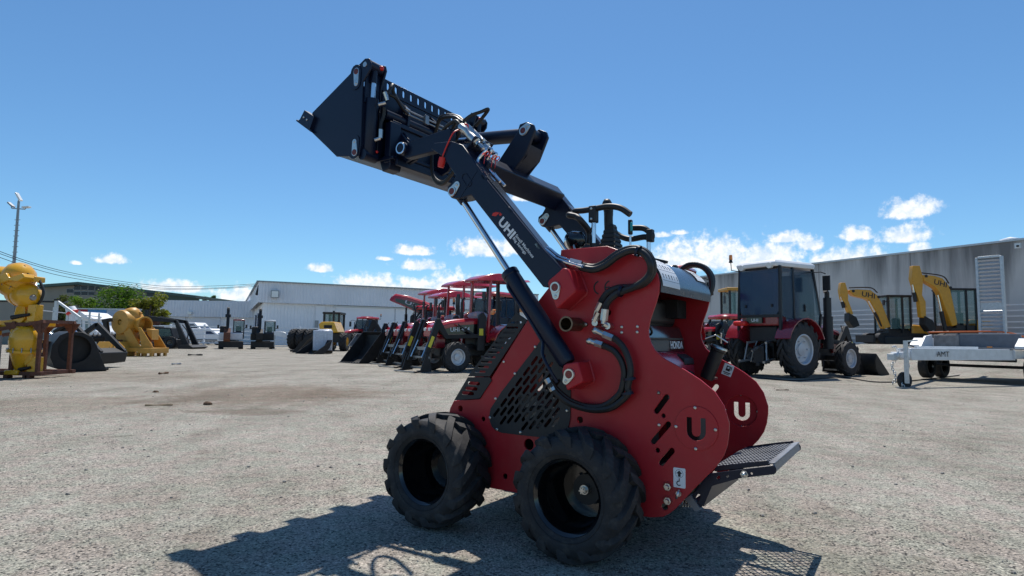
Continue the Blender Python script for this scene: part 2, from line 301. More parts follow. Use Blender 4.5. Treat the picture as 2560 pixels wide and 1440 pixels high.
# ------------------------------------------------------------------ the ground
def gz(x, y):
    s = (24.6-x)*.89+(28-y)*.45
    t = max(0., min(1., (13.-s)/5.)); return .95*t*t*(3-2*t)
def ground_mat():
    m = bpy.data.materials.new('gravel_ground'); m.use_nodes = True; nt = m.node_tree; N = nt.nodes; L = nt.links; b = N['Principled BSDF']
    b.inputs['Roughness'].default_value = .88; b.inputs['Specular IOR Level'].default_value = .25
    tc = N.new('ShaderNodeTexCoord'); P = tc.outputs['Object']
    def noise(sc, det=5, rough=.55):
        n = N.new('ShaderNodeTexNoise'); n.inputs['Scale'].default_value = sc; n.inputs['Detail'].default_value = det; n.inputs['Roughness'].default_value = rough; L.new(P, n.inputs['Vector']); return n.outputs[0]
    def rng(x, a, b_, c=0., d=1.):
        n = N.new('ShaderNodeMapRange'); n.inputs['From Min'].default_value = a; n.inputs['From Max'].default_value = b_; n.inputs['To Min'].default_value = c; n.inputs['To Max'].default_value = d; L.new(x, n.inputs['Value']); return n.outputs[0]
    def mix(f, a, c, mode='MIX'):
        n = N.new('ShaderNodeMix'); n.data_type = 'RGBA'; n.blend_type = mode
        for i, q in ((0, f), (6, a), (7, c)):
            if isinstance(q, float): n.inputs[i].default_value = q
            elif isinstance(q, tuple): n.inputs[i].default_value = (*q, 1)
            else: L.new(q, n.inputs[i])
        return n.outputs[2]
    def chips(sc):
        v = N.new('ShaderNodeTexVoronoi'); v.inputs['Scale'].default_value = sc; L.new(P, v.inputs['Vector'])
        s = N.new('ShaderNodeSeparateColor'); L.new(v.outputs['Color'], s.inputs[0]); return v, s
    v1, s1 = chips(100.); v2, s2 = chips(210.)
    ramp = N.new('ShaderNodeValToRGB'); cr = ramp.color_ramp; cr.interpolation = 'CONSTANT'
    for i, (p, c) in enumerate([(0, (.035, .034, .032)), (.09, (.15, .145, .13)), (.2, (.28, .27, .245)), (.42, (.37, .355, .315)), (.62, (.32, .31, .285)), (.76, (.43, .405, .36)), (.93, (.55, .52, .465))]):
        e = cr.elements[i] if i < 2 else cr.elements.new(p)
        e.position = p; e.color = (*c, 1)
    L.new(s1.outputs[0], ramp.inputs[0])
    fine = mix(rng(s2.outputs[1], 0, 1), (.68, .67, .64), (1.22, 1.2, 1.17))
    col = mix(1., ramp.outputs[0], fine, 'MULTIPLY')
    # fine dark binder between the chips
    col = mix(rng(v1.outputs['Distance'], .55, .85, 0., .6), col, (.15, .145, .135))
    # broad tracks, dusty beige areas and oil-dark, earthy stains
    col = mix(rng(noise(.55, 6, .6), .35, .68, .0, .5), col, mix(.5, col, (.45, .43, .40)))
    col = mix(rng(noise(1.7, 6, .65), .42, .75, 0., .45), col, mix(1., col, (.66, .63, .6), 'MULTIPLY'))
    col = mix(rng(noise(4.5, 3, .6), .42, .58), mix(1., col, (1.05, .98, .96), 'MULTIPLY'), mix(1., col, (.97, 1.01, .955), 'MULTIPLY'))
    col = mix(rng(noise(14., 4, .6), .38, .66, 0., .5), col, mix(1., col, (.72, .71, .7), 'MULTIPLY'))
    mt = N.new('ShaderNodeMapping'); mt.inputs['Scale'].default_value = (1.5, .16, 1); mt.inputs['Rotation'].default_value = (0, 0, .5); L.new(P, mt.inputs['Vector'])
    nt_ = N.new('ShaderNodeTexNoise'); nt_.inputs['Scale'].default_value = 1.1; nt_.inputs['Detail'].default_value = 5; L.new(mt.outputs[0], nt_.inputs['Vector'])
    col = mix(rng(nt_.outputs[0], .45, .62, 0., .55), col, mix(1., col, (.80, .785, .765), 'MULTIPLY'))
    col = mix(rng(noise(.9, 5, .62), .46, .64, 0., .8), col, mix(1., col, (.74, .74, .715), 'MULTIPLY'))
    col = mix(rng(noise(3.4, 4, .6), .60, .72, 0., .75), col, mix(1., col, (.62, .60, .57), 'MULTIPLY'))
    col = mix(rng(noise(2.1, 5, .6), .56, .7, 0., .5), col, mix(1., col, (1.25, 1.24, 1.22), 'MULTIPLY'))
    def patch(cx, cy, rx, ry, k, tint):
        mp = N.new('ShaderNodeMapping'); mp.vector_type = 'POINT'; mp.inputs['Location'].default_value = (-cx/rx, -cy/ry, 0); mp.inputs['Scale'].default_value = (1/rx, 1/ry, 0); L.new(P, mp.inputs['Vector'])
        ln = N.new('ShaderNodeVectorMath'); ln.operation = 'LENGTH'; L.new(mp.outputs[0], ln.inputs[0])
        ad = N.new('ShaderNodeMath'); ad.operation = 'MULTIPLY_ADD'; ad.inputs[1].default_value = 1.6; L.new(noise(2.4, 8, .7), ad.inputs[0]); L.new(ln.outputs['Value'], ad.inputs[2])
        return mix(rng(ad.outputs[0], 1.95, 1.35, 0., k), col, mix(1., col, tint, 'MULTIPLY'))
    for q in [(-4.09, 10.07, 1.90, 2.20, 0.75, (.60, .50, .43)), (-3.33, 7.71, 0.70, 0.35, 0.7, (.5, .42, .36)), (-8.91, 13.79, 3.00, 2.20, 0.5, (.72, .64, .56)), (-6.29, 8.27, 1.60, 1.20, 0.55, (.68, .6, .53)), (-2.82, 10.26, 1.20, 1.00, 0.5, (.7, .62, .56)), (9.85, 17.04, 5.00, 1.60, 0.4, (.8, .76, .7))]: col = patch(*q)
    L.new(col, b.inputs['Base Color'])
    bp = N.new('ShaderNodeBump'); bp.inputs['Strength'].default_value = .75; bp.inputs['Distance'].default_value = .006; bp.invert = True
    L.new(v1.outputs['Distance'], bp.inputs['Height'])
    b2 = N.new('ShaderNodeBump'); b2.inputs['Strength'].default_value = .4; b2.inputs['Distance'].default_value = .05; L.new(noise(3., 4), b2.inputs['Height']); L.new(bp.outputs[0], b2.inputs['Normal'])
    L.new(b2.outputs[0], b.inputs['Normal']); return m
GM = ground_mat()
def ground():
    xs = [-900, -300, -120, -60, -30]+[q for q in range(-20, 61, 2)]+[80, 120, 300, 900]; ys = [-60, -20, -8]+[q for q in range(0, 61, 2)]+[80, 120, 200, 400, 1200]
    vs = [(x, y, gz(x, y) if y < 60 else gz(x, y)) for y in ys for x in xs]; n = len(xs)
    structure(MB().add(vs, [(j*n+i, j*n+i+1, (j+1)*n+i+1, (j+1)*n+i) for j in range(len(ys)-1) for i in range(n-1)]).build('ground', GM, smooth=60))
    mb = MB(); rnd = random.Random(3)
    for k in range(16000):
        y = 1.35+6.5*rnd.random()**1.7; x = (rnd.random()*2-1)*y*.98; r = .0022+.0048*rnd.random()**3
        a = rnd.random()*6.28; ca, sa = math.cos(a)*r, math.sin(a)*r; h = r*(.5+.5*rnd.random()); q = .7+.5*rnd.random()
        mb.add([(x+ca, y+sa, -.001), (x-sa*q, y+ca*q, -.001), (x-ca, y-sa, -.001), (x+sa*q, y-ca*q, -.001), (x+ca*.5, y+sa*.4, h), (x-ca*.4, y-sa*.5, h*.9)], [(0, 1, 4), (1, 5, 4), (1, 2, 5), (2, 3, 5), (3, 0, 4), (3, 4, 5)])
    for k in range(420):
        y = 1.4+16*rnd.random()**1.5; x = (rnd.random()*2-1)*y*.95; r = .006+.009*rnd.random()**2; b = MB().ball((x, y, r*.3), r, 6, 4, (1, .7+.5*rnd.random(), .6)); mb.add([(q[0]+r*.2*rnd.random(), q[1]+r*.2*rnd.random(), q[2]) for q in b.v], b.f)
    o = mb.build('loose_gravel', mat('loose_stone', (.24, .228, .205), .9, var=.6, scale=60), smooth=0); o['kind'] = 'stuff'; tag(o, 'loose gravel chips scattered over the yard surface', 'gravel')
ground()

# ------------------------------------------------------------------ warehouses, shed and walls far behind
def ribbed(mb, p, q, z0, z1, pitch=.32, d=.035):
    # trapezoid sheet cladding from p to q (plan), ribs proud towards the viewer's side
    p, q = Vector(p), Vector(q); L_ = (q-p).length; t = (q-p)/L_; nrm = Vector((t.y, -t.x)); pts = []; n = int(L_/pitch)
    for i in range(n):
        for f, h in ((0, 0), (.5, 0), (.6, d), (.9, d)): pts.append(p+t*(i+f)*L_/n+nrm*h)
    pts.append(q)
    return mb.add([(a.x, a.y, z) for a in pts for z in (z0, z1)], [(2*i, 2*i+2, 2*i+3, 2*i+1) for i in range(len(pts)-1)])
def wall_bar(mb, p, q, z, h, th, off):
    # a horizontal trim standing off the wall p-q towards the viewer
    p, q = Vector(p), Vector(q); t = (q-p).normalized(); nrm = Vector((t.y, -t.x)); a, b = p+nrm*off, q+nrm*off
    return mb.bar((a.x, a.y, z), (b.x, b.y, z), th, h, (0, 0, 1))
def white_warehouse():
    A, B, Cc = (-24.8, 60.), (3.2, 73.1), (-43.5, 99.4); t = thing('white_warehouse', 'long white ribbed-metal warehouse with a high pale fascia behind the red tractors', 'warehouse', (0, 0, 0))
    ribbed(MB(), A, B, 0, 4.25).build('wall', CLAD, t, smooth=0)
    ribbed(MB(), Cc, A, 0, 4.25).build('wall', CLAD, t, smooth=0)
    f = ribbed(ribbed(MB(), (A[0]-.35, A[1]-.6), (B[0], B[1]-.7), 4.2, 6.28, .3), (Cc[0]-.6, Cc[1]), (A[0]-.35, A[1]-.6), 4.2, 6.28, .3).build('fascia', CLAD2, t, smooth=0)
    r = MB(); wall_bar(r, (A[0]-.4, A[1]-.7), (B[0], B[1]-.8), 6.3, .12, .3, 0); wall_bar(r, (Cc[0]-.7, Cc[1]), (A[0]-.4, A[1]-.7), 6.3, .12, .3, 0); r.build('parapet_cap', STEEL, t)
    r = MB(); r.add([(A[0]-.3, A[1]-.55, 4.2), (B[0], B[1]-.6, 4.2), (B[0], B[1]+.1, 4.2), (A[0]+.1, A[1]+.1, 4.2)], [(0, 1, 2, 3)]); r.build('soffit', STEEL, t)
    r = MB(); r.add([(A[0]-.3, A[1]-.5, 6.2), (B[0], B[1]-.6, 6.2), (B[0]-18, B[1]+40, 6.2), (Cc[0]-.5, Cc[1], 6.2)], [(0, 1, 2, 3)]); r.build('roof', CLAD2, t)
    d = Vector((B[0]-A[0], B[1]-A[1])).normalized(); nn = Vector((d.y, -d.x))
    def at(s, off=.06): q = Vector(A)+d*s+nn*off; return q
    R = Matrix.Rotation(math.atan2(d.y, d.x), 3, 'Z')
    # big sliding door with its header and track
    for s0, s1 in ((7.0, 13.2), (13.3, 19.5), (19.6, 25.8)):
        q = at((s0+s1)/2, .1); MB().box((q.x, q.y, 2.0), (s1-s0, .06, 4.0), R).build('sliding_door', CLAD, t)
    q = at(16.4, .16); MB().box((q.x, q.y, 4.08), (19.4, .12, .16), R).build('door_track', GALV, t)
    q = at(5.4, .08); MB().box((q.x, q.y, 2.05), (.9, .06, 4.1), R).build('door_jamb', CLAD, t)
    q = at(5.1, .1); MB().box((q.x, q.y, 2.0), (.35, .1, 1.1), R).build('meter_box', STEEL, t)
    q = at(.9, .75); o = MB().box((q.x, q.y, 5.05), (.75, .3, .75), R).build('floodlight', STEEL, t); q = at(.9, .92); MB().box((q.x, q.y, 5.05), (.6, .04, .6), R).build('lens', LAMPG, o)
    for s in (3.5, 9., 15.):
        x = A[0]+(Cc[0]-A[0])*s/43; y = A[1]+(Cc[1]-A[1])*s/43; a = math.atan2(Cc[1]-A[1], Cc[0]-A[0])
        MB().box((x-.12, y-.06, 2.3), (1.6, .1, 2.2), Matrix.Rotation(a, 3, 'Z')).build('window', GLASS, t)
    MB().bar((A[0]-.5, A[1]-.2, 5.9), (A[0]-.9, A[1]+.2, 5.0), .2).build('cable_bracket', DARK, t)
white_warehouse()
def low_warehouse():
    t = thing('low_warehouse', 'low pale grey warehouse wing with a roller door left of the white warehouse', 'warehouse')
    A, B = (-47.6, 80.), (-33.5, 80.)
    ribbed(MB(), A, B, 0, 3.3, .4).build('wall', CLAD, t, smooth=0); ribbed(MB(), (A[0], 79.6), (B[0], 79.6), 3.25, 5.42, .4).build('fascia', CLAD2, t, smooth=0)
    MB().box((-40.5, 86, 5.3), (14.2, 12.6, .12)).build('roof', CLAD2, t); MB().box((A[0]+.02, 84, 2.65), (.1, 8, 5.3)).build('wall', CLAD2, t)
    for x in (-45.2, -40.6): MB().box((x, 79.9, 1.65), (3.6, .1, 3.1)).build('roller_door', CLAD2, t)
    MB().box((-42.6, 79.4, 3.75), (.5, .3, .35)).build('floodlight', LAMPG, t)
low_warehouse()
def green_shed():
    t = thing('green_shed', 'large green-roofed shed with dark strip windows behind the trees', 'shed', (-74.744, 105.000, 0.000))
    w = [(-10.735, 5.811), (-10.988, 8.904), (-0.709, 9.611), (12.940, 8.390), (13.082, 6.141)]; base = [(w[0][0], 0), (w[-1][0], 0)]
    MB().prism([(w[0][0], 0)]+w[1:-1]+[(w[-1][0], 0)], 0, .3).build('wall', BEIGE, t, smooth=0)
    w2 = [(12.940, 8.390), (19.802, 7.569)]; MB().prism([(w2[0][0], 0), w2[0], w2[1], (w2[1][0], 0)], 0, .3).build('wall', GRNM, t, smooth=0, label='dark green clad end wall')
    MB().strip([(-11.544, 8.826), (-0.719, 9.752), (20.008, 7.643)], -1.2, 26, -.45).build('roof', GRNM, t, smooth=0)
    for q in ([(-2.158, 9.238), (-0.966, 8.338)], [(-0.894, 9.256), (0.297, 8.355)], [(0.376, 9.203), (1.495, 8.302)], [(1.580, 9.078), (2.553, 8.246)], [(-3.374, 8.586), (-2.192, 7.828)], [(-2.079, 8.181), (-0.898, 7.423)], [(-0.815, 8.199), (0.364, 7.441)], [(0.453, 8.146), (1.556, 7.457)], [(-8.865, 8.722), (-7.863, 7.608)], [(10.554, 8.357), (12.020, 7.391)]):
        (x0, z1), (x1, z0) = q; f = MB().box(((x0+x1)/2, -.05, (z0+z1)/2), (x1-x0, .12, z1-z0)).build('window', STEEL, t)
        MB().box(((x0+x1)/2, -.12, (z0+z1)/2), (x1-x0-.12, .04, z1-z0-.12)).build('pane', WINDOW, f)
green_shed()
def yard_walls():
    t = thing('grey_block_wall', 'plain grey boundary wall with a dark capping at far left', 'wall', (-36.584, 46.000, 0.000)); a = [(-4.550, 3.105), (1.617, 3.190)]
    for i in range(4):
        x0 = a[0][0]+(a[1][0]-a[0][0])*i/4; x1 = a[0][0]+(a[1][0]-a[0][0])*(i+1)/4
        MB().box(((x0+x1)/2, 0, 1.62), (x1-x0-.04, .2, 3.24)).build('panel', BEIGE, t, .01)
    MB().box(((a[0][0]+a[1][0])/2, 0, 3.3), (a[1][0]-a[0][0]+.2, .34, .12)).build('capping', DARK, t)
    t = thing('painted_hoarding', 'long hoarding painted with red and blue landscape panels below the trees', 'mural wall', (-35.150, 52.000, 0.000))
    cols = [('pale', (.5, .52, .54), (-2.810, -2.533, 2.945)), ('red', (.42, .03, .05), (-2.498, -1.597, 2.949)), ('sky', (.06, .24, .5), (-1.562, 0.032, 2.962)), ('mist', (.33, .42, .54), (0.067, 2.182, 2.985)), ('pale', (.5, .52, .54), (2.216, 2.979, 3.014))]
    for n_, c, (x0, x1, z) in cols:
        o = MB().box(((x0+x1)/2, 0, z/2), (x1-x0, .12, z)).build('panel', mat('mural_'+n_, c, .6, var=.1, scale=1.2), t)
        if n_ in ('sky', 'mist'):
            rnd = random.Random(len(n_)); pts = [(x0+.05, .5)]+[(x0+.05+(x1-x0-.1)*i/7, 1.2+.55*math.sin(i*.8+x0)+.2*rnd.random()) for i in range(8)]+[(x1-.05, .5)]
            MB().prism(pts, -.075, -.064).build('painted_hill', mat('mural_hill_'+n_, (.03, .07, .17) if n_ == 'sky' else (.10, .16, .26), .6, var=.2), o, smooth=0)
    x0, x1, z = (-2.847, 3.011, 2.979); MB().box(((x0+x1)/2, 0, z+.05), (x1-x0, .3, .1)).build('capping', GALV, t)
yard_walls()
def concrete_wall():
    t = thing('concrete_wall_building', 'tall stained tilt-panel concrete wall of the building along the right side', 'building')
    m = bpy.data.materials.new('stained_concrete'); m.use_nodes = True; nt = m.node_tree; N = nt.nodes; L = nt.links; b = N['Principled BSDF']; b.inputs['Roughness'].default_value = .85
    tc = N.new('ShaderNodeTexCoord'); mp = N.new('ShaderNodeMapping'); mp.inputs['Scale'].default_value = (.62, .62, .05); L.new(tc.outputs['Object'], mp.inputs[0])
    n1 = N.new('ShaderNodeTexNoise'); n1.inputs['Scale'].default_value = 1.; n1.inputs['Detail'].default_value = 7; n1.inputs['Roughness'].default_value = .62; L.new(mp.outputs[0], n1.inputs['Vector'])
    n2 = N.new('ShaderNodeTexNoise'); n2.inputs['Scale'].default_value = .8; n2.inputs['Detail'].default_value = 6; L.new(tc.outputs['Object'], n2.inputs['Vector'])
    sp = N.new('ShaderNodeSeparateXYZ'); L.new(tc.outputs['Object'], sp.inputs[0])
    top = N.new('ShaderNodeMapRange'); top.inputs['From Min'].default_value = 2.2; top.inputs['From Max'].default_value = 6.; top.inputs['To Min'].default_value = -.12; top.inputs['To Max'].default_value = .19; L.new(sp.outputs[2], top.inputs[0])
    ad = N.new('ShaderNodeMath'); ad.operation = 'ADD'; L.new(n1.outputs[0], ad.inputs[0]); L.new(top.outputs[0], ad.inputs[1])
    rp = N.new('ShaderNodeMapRange'); rp.inputs['From Min'].default_value = .53; rp.inputs['From Max'].default_value = .72; rp.inputs['To Max'].default_value = .85; L.new(ad.outputs[0], rp.inputs[0])
    m1 = N.new('ShaderNodeMix'); m1.data_type = 'RGBA'; m1.inputs[6].default_value = (.50, .48, .455, 1); m1.inputs[7].default_value = (.66, .635, .60, 1); L.new(n2.outputs[0], m1.inputs[0])
    m2 = N.new('ShaderNodeMix'); m2.data_type = 'RGBA'; m2.inputs[7].default_value = (.14, .138, .136, 1); L.new(rp.outputs[0], m2.inputs[0]); L.new(m1.outputs[2], m2.inputs[6]); L.new(m2.outputs[2], b.inputs['Base Color'])
    P0 = Vector((24.6, 28)); d = Vector((-.451, .8925)); a = math.atan2(d.y, d.x); R = Matrix.Rotation(a, 3, 'Z')
    L_ = 5.6
    for k in range(-2, 6):
        q = P0+d*(k+.5)*L_; MB().box((q.x+.09, q.y+.045, 3.), (L_-.03, .2, 6.), R).build('panel', m, t, .012)
    q = P0+d*1.5*L_; MB().box((q.x+.09, q.y+.045, 6.05), (L_*8.2, .32, .1), R).build('capping', GALV, t)
    q = P0+d*1.5*L_+Vector((.89, .45))*9; MB().box((q.x, q.y, 5.6), (L_*8, 17.5, .2), R).build('roof', CLAD2, t)
    q = Vector((25.35, 30.2)); v = MB().cyl((q.x, q.y, 5.7), (q.x, q.y, 6.28), .24).build('roof_vent', STEEL, t); MB().lathe([(.02, .22), (.42, .1), (.46, 0), (.1, 0)], (q.x, q.y, 6.26), (0, 0, 1), 16).build('cowl', WHT, v)
    q = (23.958, 28.050, 5.662); o = MB().box((q[0]-.1, q[1]-.05, q[2]), (.24, .1, .24), R).build('wall_lamp', LAMPG, t); MB().box((q[0]-.16, q[1]-.1, q[2]-.02), (.08, .08, .08), R).build('lens', DARK, o)
concrete_wall()
# ------------------------------------------------------------------ fences
def rail_fence(name, label, p, q, z0, z1, n, posts, m, rr_=.022, pr=.035, extra=None):
    t = thing(name, label, 'fence', (p[0], p[1], 0)); d = Vector((q[0]-p[0], q[1]-p[1], 0)); g = MB(); L_ = d.length
    z = [z0+(z1-z0)*i/(n-1) for i in range(n)]; rm = MB().bar((0, 0, 0), tuple(d), rr_*2, rr_*2, (0, 0, 1)).mesh('rail', m); pm = MB().box((0, 0, (z0+z1)/2), (pr*2, pr*2, z1-z0+.35)).mesh('post', m)
    for h in z: link('rail', rm, t, loc=(0, 0, h))
    for i in range(posts): link('post', pm, t, loc=tuple(d*(i/(posts-1))+Vector((0, .06, 0))))
    return t
d_ = Vector((-.451, .8925)); w0 = Vector((24.6, 28))-Vector((.89, .45))*.9
rail_fence('rail_fence', 'white horizontal rail fence in front of the stained concrete wall', w0-d_*4, w0+d_*14, 1.0, 2.88, 8, 8, RAILW, .03, .04)
rail_fence('rail_fence', 'long low white rail fence in front of the white warehouse', (-38., 47.), (-4., 57.), .25, 1.62, 5, 15, WHT, .05, .06)
F1, F2 = (-17.405, 22.000, 1.556), (-24.861, 40.000, 1.458)
t = rail_fence('wire_fence', 'white post fence with a top rail running back along the left side', F1, F2, .3, 1.78, 5, 12, GALV, .018, .03)
def brace_frame():
    t = thing('yard_gate', 'tall grey square gate frame with a diagonal brace at the left fence', 'gate', (-15.796, 21.000, 0.000))
    A = [(-0.160, 2.071), (-0.065, 0.842), (0.697, 1.494), (0.706, 0.992), (0.244, 1.195)]; q = lambda i: (A[i][0], 0, A[i][1])
    MB().bar((A[0][0], 0, 0), q(0), .09).build('post', GALV, t); MB().bar(q(0), q(2), .07).build('brace', GALV, t); MB().bar(q(2), q(3), .06).build('brace', GALV, t)
    MB().bar((A[0][0], 0, A[0][1]-1.), (A[4][0]+.3, 0, .6), .05).build('brace', GALV, t); MB().box((A[0][0], 0, A[0][1]+.03), (.12, .12, .06)).build('cap', DARK, t)
    t = thing('boundary_post', 'white round post with a red and white cap by the left fence', 'post', (-17.586, 24.000, 0.000)); A = [(-0.153, 2.026), (-0.074, 0.988)]
    MB().cyl((0, 0, 0), (0, 0, A[0][1]-.2), .1).build('post', WHT, t); MB().lathe([(.001, .26), (.17, .2), (.2, .02), (.1, 0)], (0, 0, A[0][1]-.25), (-.5, 0, 1), 14).build('cap', WHT, t)
    MB().lathe([(.2, .03), (.22, .0), (.2, -.05), (.1, -.06)], (0, 0, A[0][1]-.25), (-.5, 0, 1), 14).build('band', REDC, t)
brace_frame()
# ------------------------------------------------------------------ mast, wires, trees
def mast():
    t = thing('light_mast', 'tall grey floodlight mast with three lamp heads behind the yellow machine', 'light mast', (-49.615, 60.000, 0.000)); A = [(-0.615, 14.179), (-0.716, 13.436), (-1.355, 13.798), (0.207, 13.572), (-0.653, 14.633), (-0.567, 7.754)]
    z = A[0][1]; sl = (A[0][0]-A[5][0])/(z-A[5][1]); xb = A[5][0]-sl*A[5][1]; px = lambda h: xb+sl*h; MB().cyl((xb, 0, 0), (px(z), 0, z), .2, .11, 10).build('pole', STEEL, t)
    b = MB()
    for k in range(16): h = 4+k*.55; b.bar((px(h)-.28, 0, h), (px(h)+.28, 0, h+.02), .05)
    b.build('step_pegs', STEEL, t)
    MB().bar((A[2][0]+.1, 0, A[1][1]), (A[3][0]-.1, 0, A[1][1]-.08), .09).build('crossarm', STEEL, t)
    for x, y, rot, m in ((A[4][0], A[4][1], -1.0, LAMPG), (A[2][0], A[2][1], -.7, STEEL), (A[3][0], A[3][1], .1, LAMPG)):
        R = Matrix.Rotation(-rot, 3, 'Y'); o = MB().box((x, 0, y), (.7 if rot > -.9 else .95, .4, .16), R).build('lamp_head', m, t, .02)
        MB().bar((x, 0, y-.06), (x+(A[1][0]-x)*.12, 0, A[1][1] if rot > -.9 else z-.2), .06).build('bracket', STEEL, o)
mast()
def wires():
    for lab, pts in (('upper overhead cable sagging across the left sky', [(-34.326, 38.000, 6.625), (-36.086, 44.000, 6.254), (-37.579, 50.000, 6.076), (-38.868, 58.000, 6.097), (-37.999, 66.000, 6.180), (-34.714, 72.000, 6.843), (-26.169, 62.000, 6.289)]), ('middle overhead cable sagging across the left sky', [(-35.215, 39.000, 6.615), (-36.894, 45.000, 6.222), (-38.318, 51.000, 6.006), (-39.524, 59.000, 5.987), (-38.560, 67.000, 6.034), (-35.183, 73.000, 6.680), (-26.502, 63.000, 6.291)]), ('lower overhead cable sagging across the left sky', [(-34.289, 38.000, 6.213), (-36.052, 44.000, 5.838), (-37.546, 50.000, 5.638), (-38.840, 58.000, 5.707), (-37.977, 66.000, 5.826), (-34.696, 72.000, 6.505), (-25.949, 62.000, 6.041)])):
        tag(MB().tube(spline(pts, 8), .022, 5).build('overhead_cable', DARK), lab, 'power cable', 'overhead cables at left')
wires()
def tree(label, base, W, H, n, col, seed, trunk=True, leaf=.3, lum=.5, group='trees behind the yard'):
    rnd = random.Random(seed); t = thing('tree', label, 'tree', base, 0, group); tm = MB(); top = H*.45
    tm.tube(spline([(0, 0, 0), (.1, 0, top*.5), (.0, .1, top), (.1, .1, H*.8)], 4), [.22-.011*i for i in range(13)], 7)
    cl = []
    for k in range(n):
        a = rnd.random()*2*PI; rr2 = math.sqrt(rnd.random()); z = H*(.12 if not trunk else .3)+H*(.62 if trunk else .75)*rnd.random()
        f = math.sin(PI*min(1, max(.12, (z/H-(.0 if not trunk else .12))/.95)))**.6
        c = Vector((W/2*f*rr2*math.cos(a)*.85, W/2*f*rr2*math.sin(a)*.7, z)); cl.append((c, W*(.09+.1*rnd.random())))
        if trunk and k < 14: tm.tube([(0, .05, top*(.6+.3*rnd.random())), tuple(c*.5+Vector((0, 0, top*.4))), tuple(c)], [.08, .05, .02], 5)
    tm.build('trunk', WOOD, t)
    lm = MB()
    for c, r in cl:
        for k in range(int(lum*330)):
            d = Vector((rnd.gauss(0, 1), rnd.gauss(0, 1), rnd.gauss(0, .75))).normalized(); p = c+d*r*(.55+.5*rnd.random())
            u = (d+Vector((rnd.gauss(0, .6), rnd.gauss(0, .6), rnd.gauss(0, .6)))).normalized(); x, y, _ = frame(u); s = leaf*(.5+.7*rnd.random())
            lm.add([p-x*s*.5, p+y*s*.28, p+x*s*.5, p-y*s*.28], [(0, 1, 2, 3)])
    me = lm.mesh('crown', leafmat(col), 0); link('crown', me, t); return t
def leafmat(col):
    nm = 'leaves_%d_%d' % (col[0]*1000, col[1]*1000)
    if nm in MATS: return MATS[nm]
    m = mat(nm, col, .55, var=.4, scale=1.3); nt = m.node_tree; N = nt.nodes; L = nt.links; b = N['Principled BSDF']
    g = N.new('ShaderNodeObjectInfo'); tr = N.new('ShaderNodeBsdfTranslucent'); tr.inputs[0].default_value = (col[0]*1.3, col[1]*1.5, col[2]*.6, 1)
    mx = N.new('ShaderNodeMixShader'); mx.inputs[0].default_value = .5; o = N['Material Output']; L.new(b.outputs[0], mx.inputs[1]); L.new(tr.outputs[0], mx.inputs[2]); L.new(mx.outputs[0], o.inputs[0]); return m
G1, G2, G3, G4 = (.065, .12, .016), (.09, .15, .02), (.16, .16, .022), (.09, .10, .04)
tree('broad dark green tree rising above the painted hoarding', (-42.299, 64.000, 0.000), 6.0, 5.9, 46, G1, 11, leaf=.27)
tree('yellow green tree beside the low grey warehouse', (-37.475, 62.000, 0.000), 3.9, 5.2, 34, G3, 12, leaf=.26)
tree('bright green rounded bush above the grey wall', (-43.278, 60.000, 0.000), 3.0, 5.0, 24, G2, 13, leaf=.24)
tree('dull olive bush left of the bright green bush', (-46.947, 62.000, 0.000), 3.0, 5.0, 22, G4, 14, leaf=.24)
tree('far sparse tree showing over the low warehouse roof', (-60.786, 120.000, 0.000), 3.4, 9.6, 16, G1, 15, leaf=.4, lum=.3)
tree('small yellow green shrub at the end of the hoarding', (-35.068, 60.000, 0.000), 1.9, 3.6, 14, G3, 16, leaf=.24)
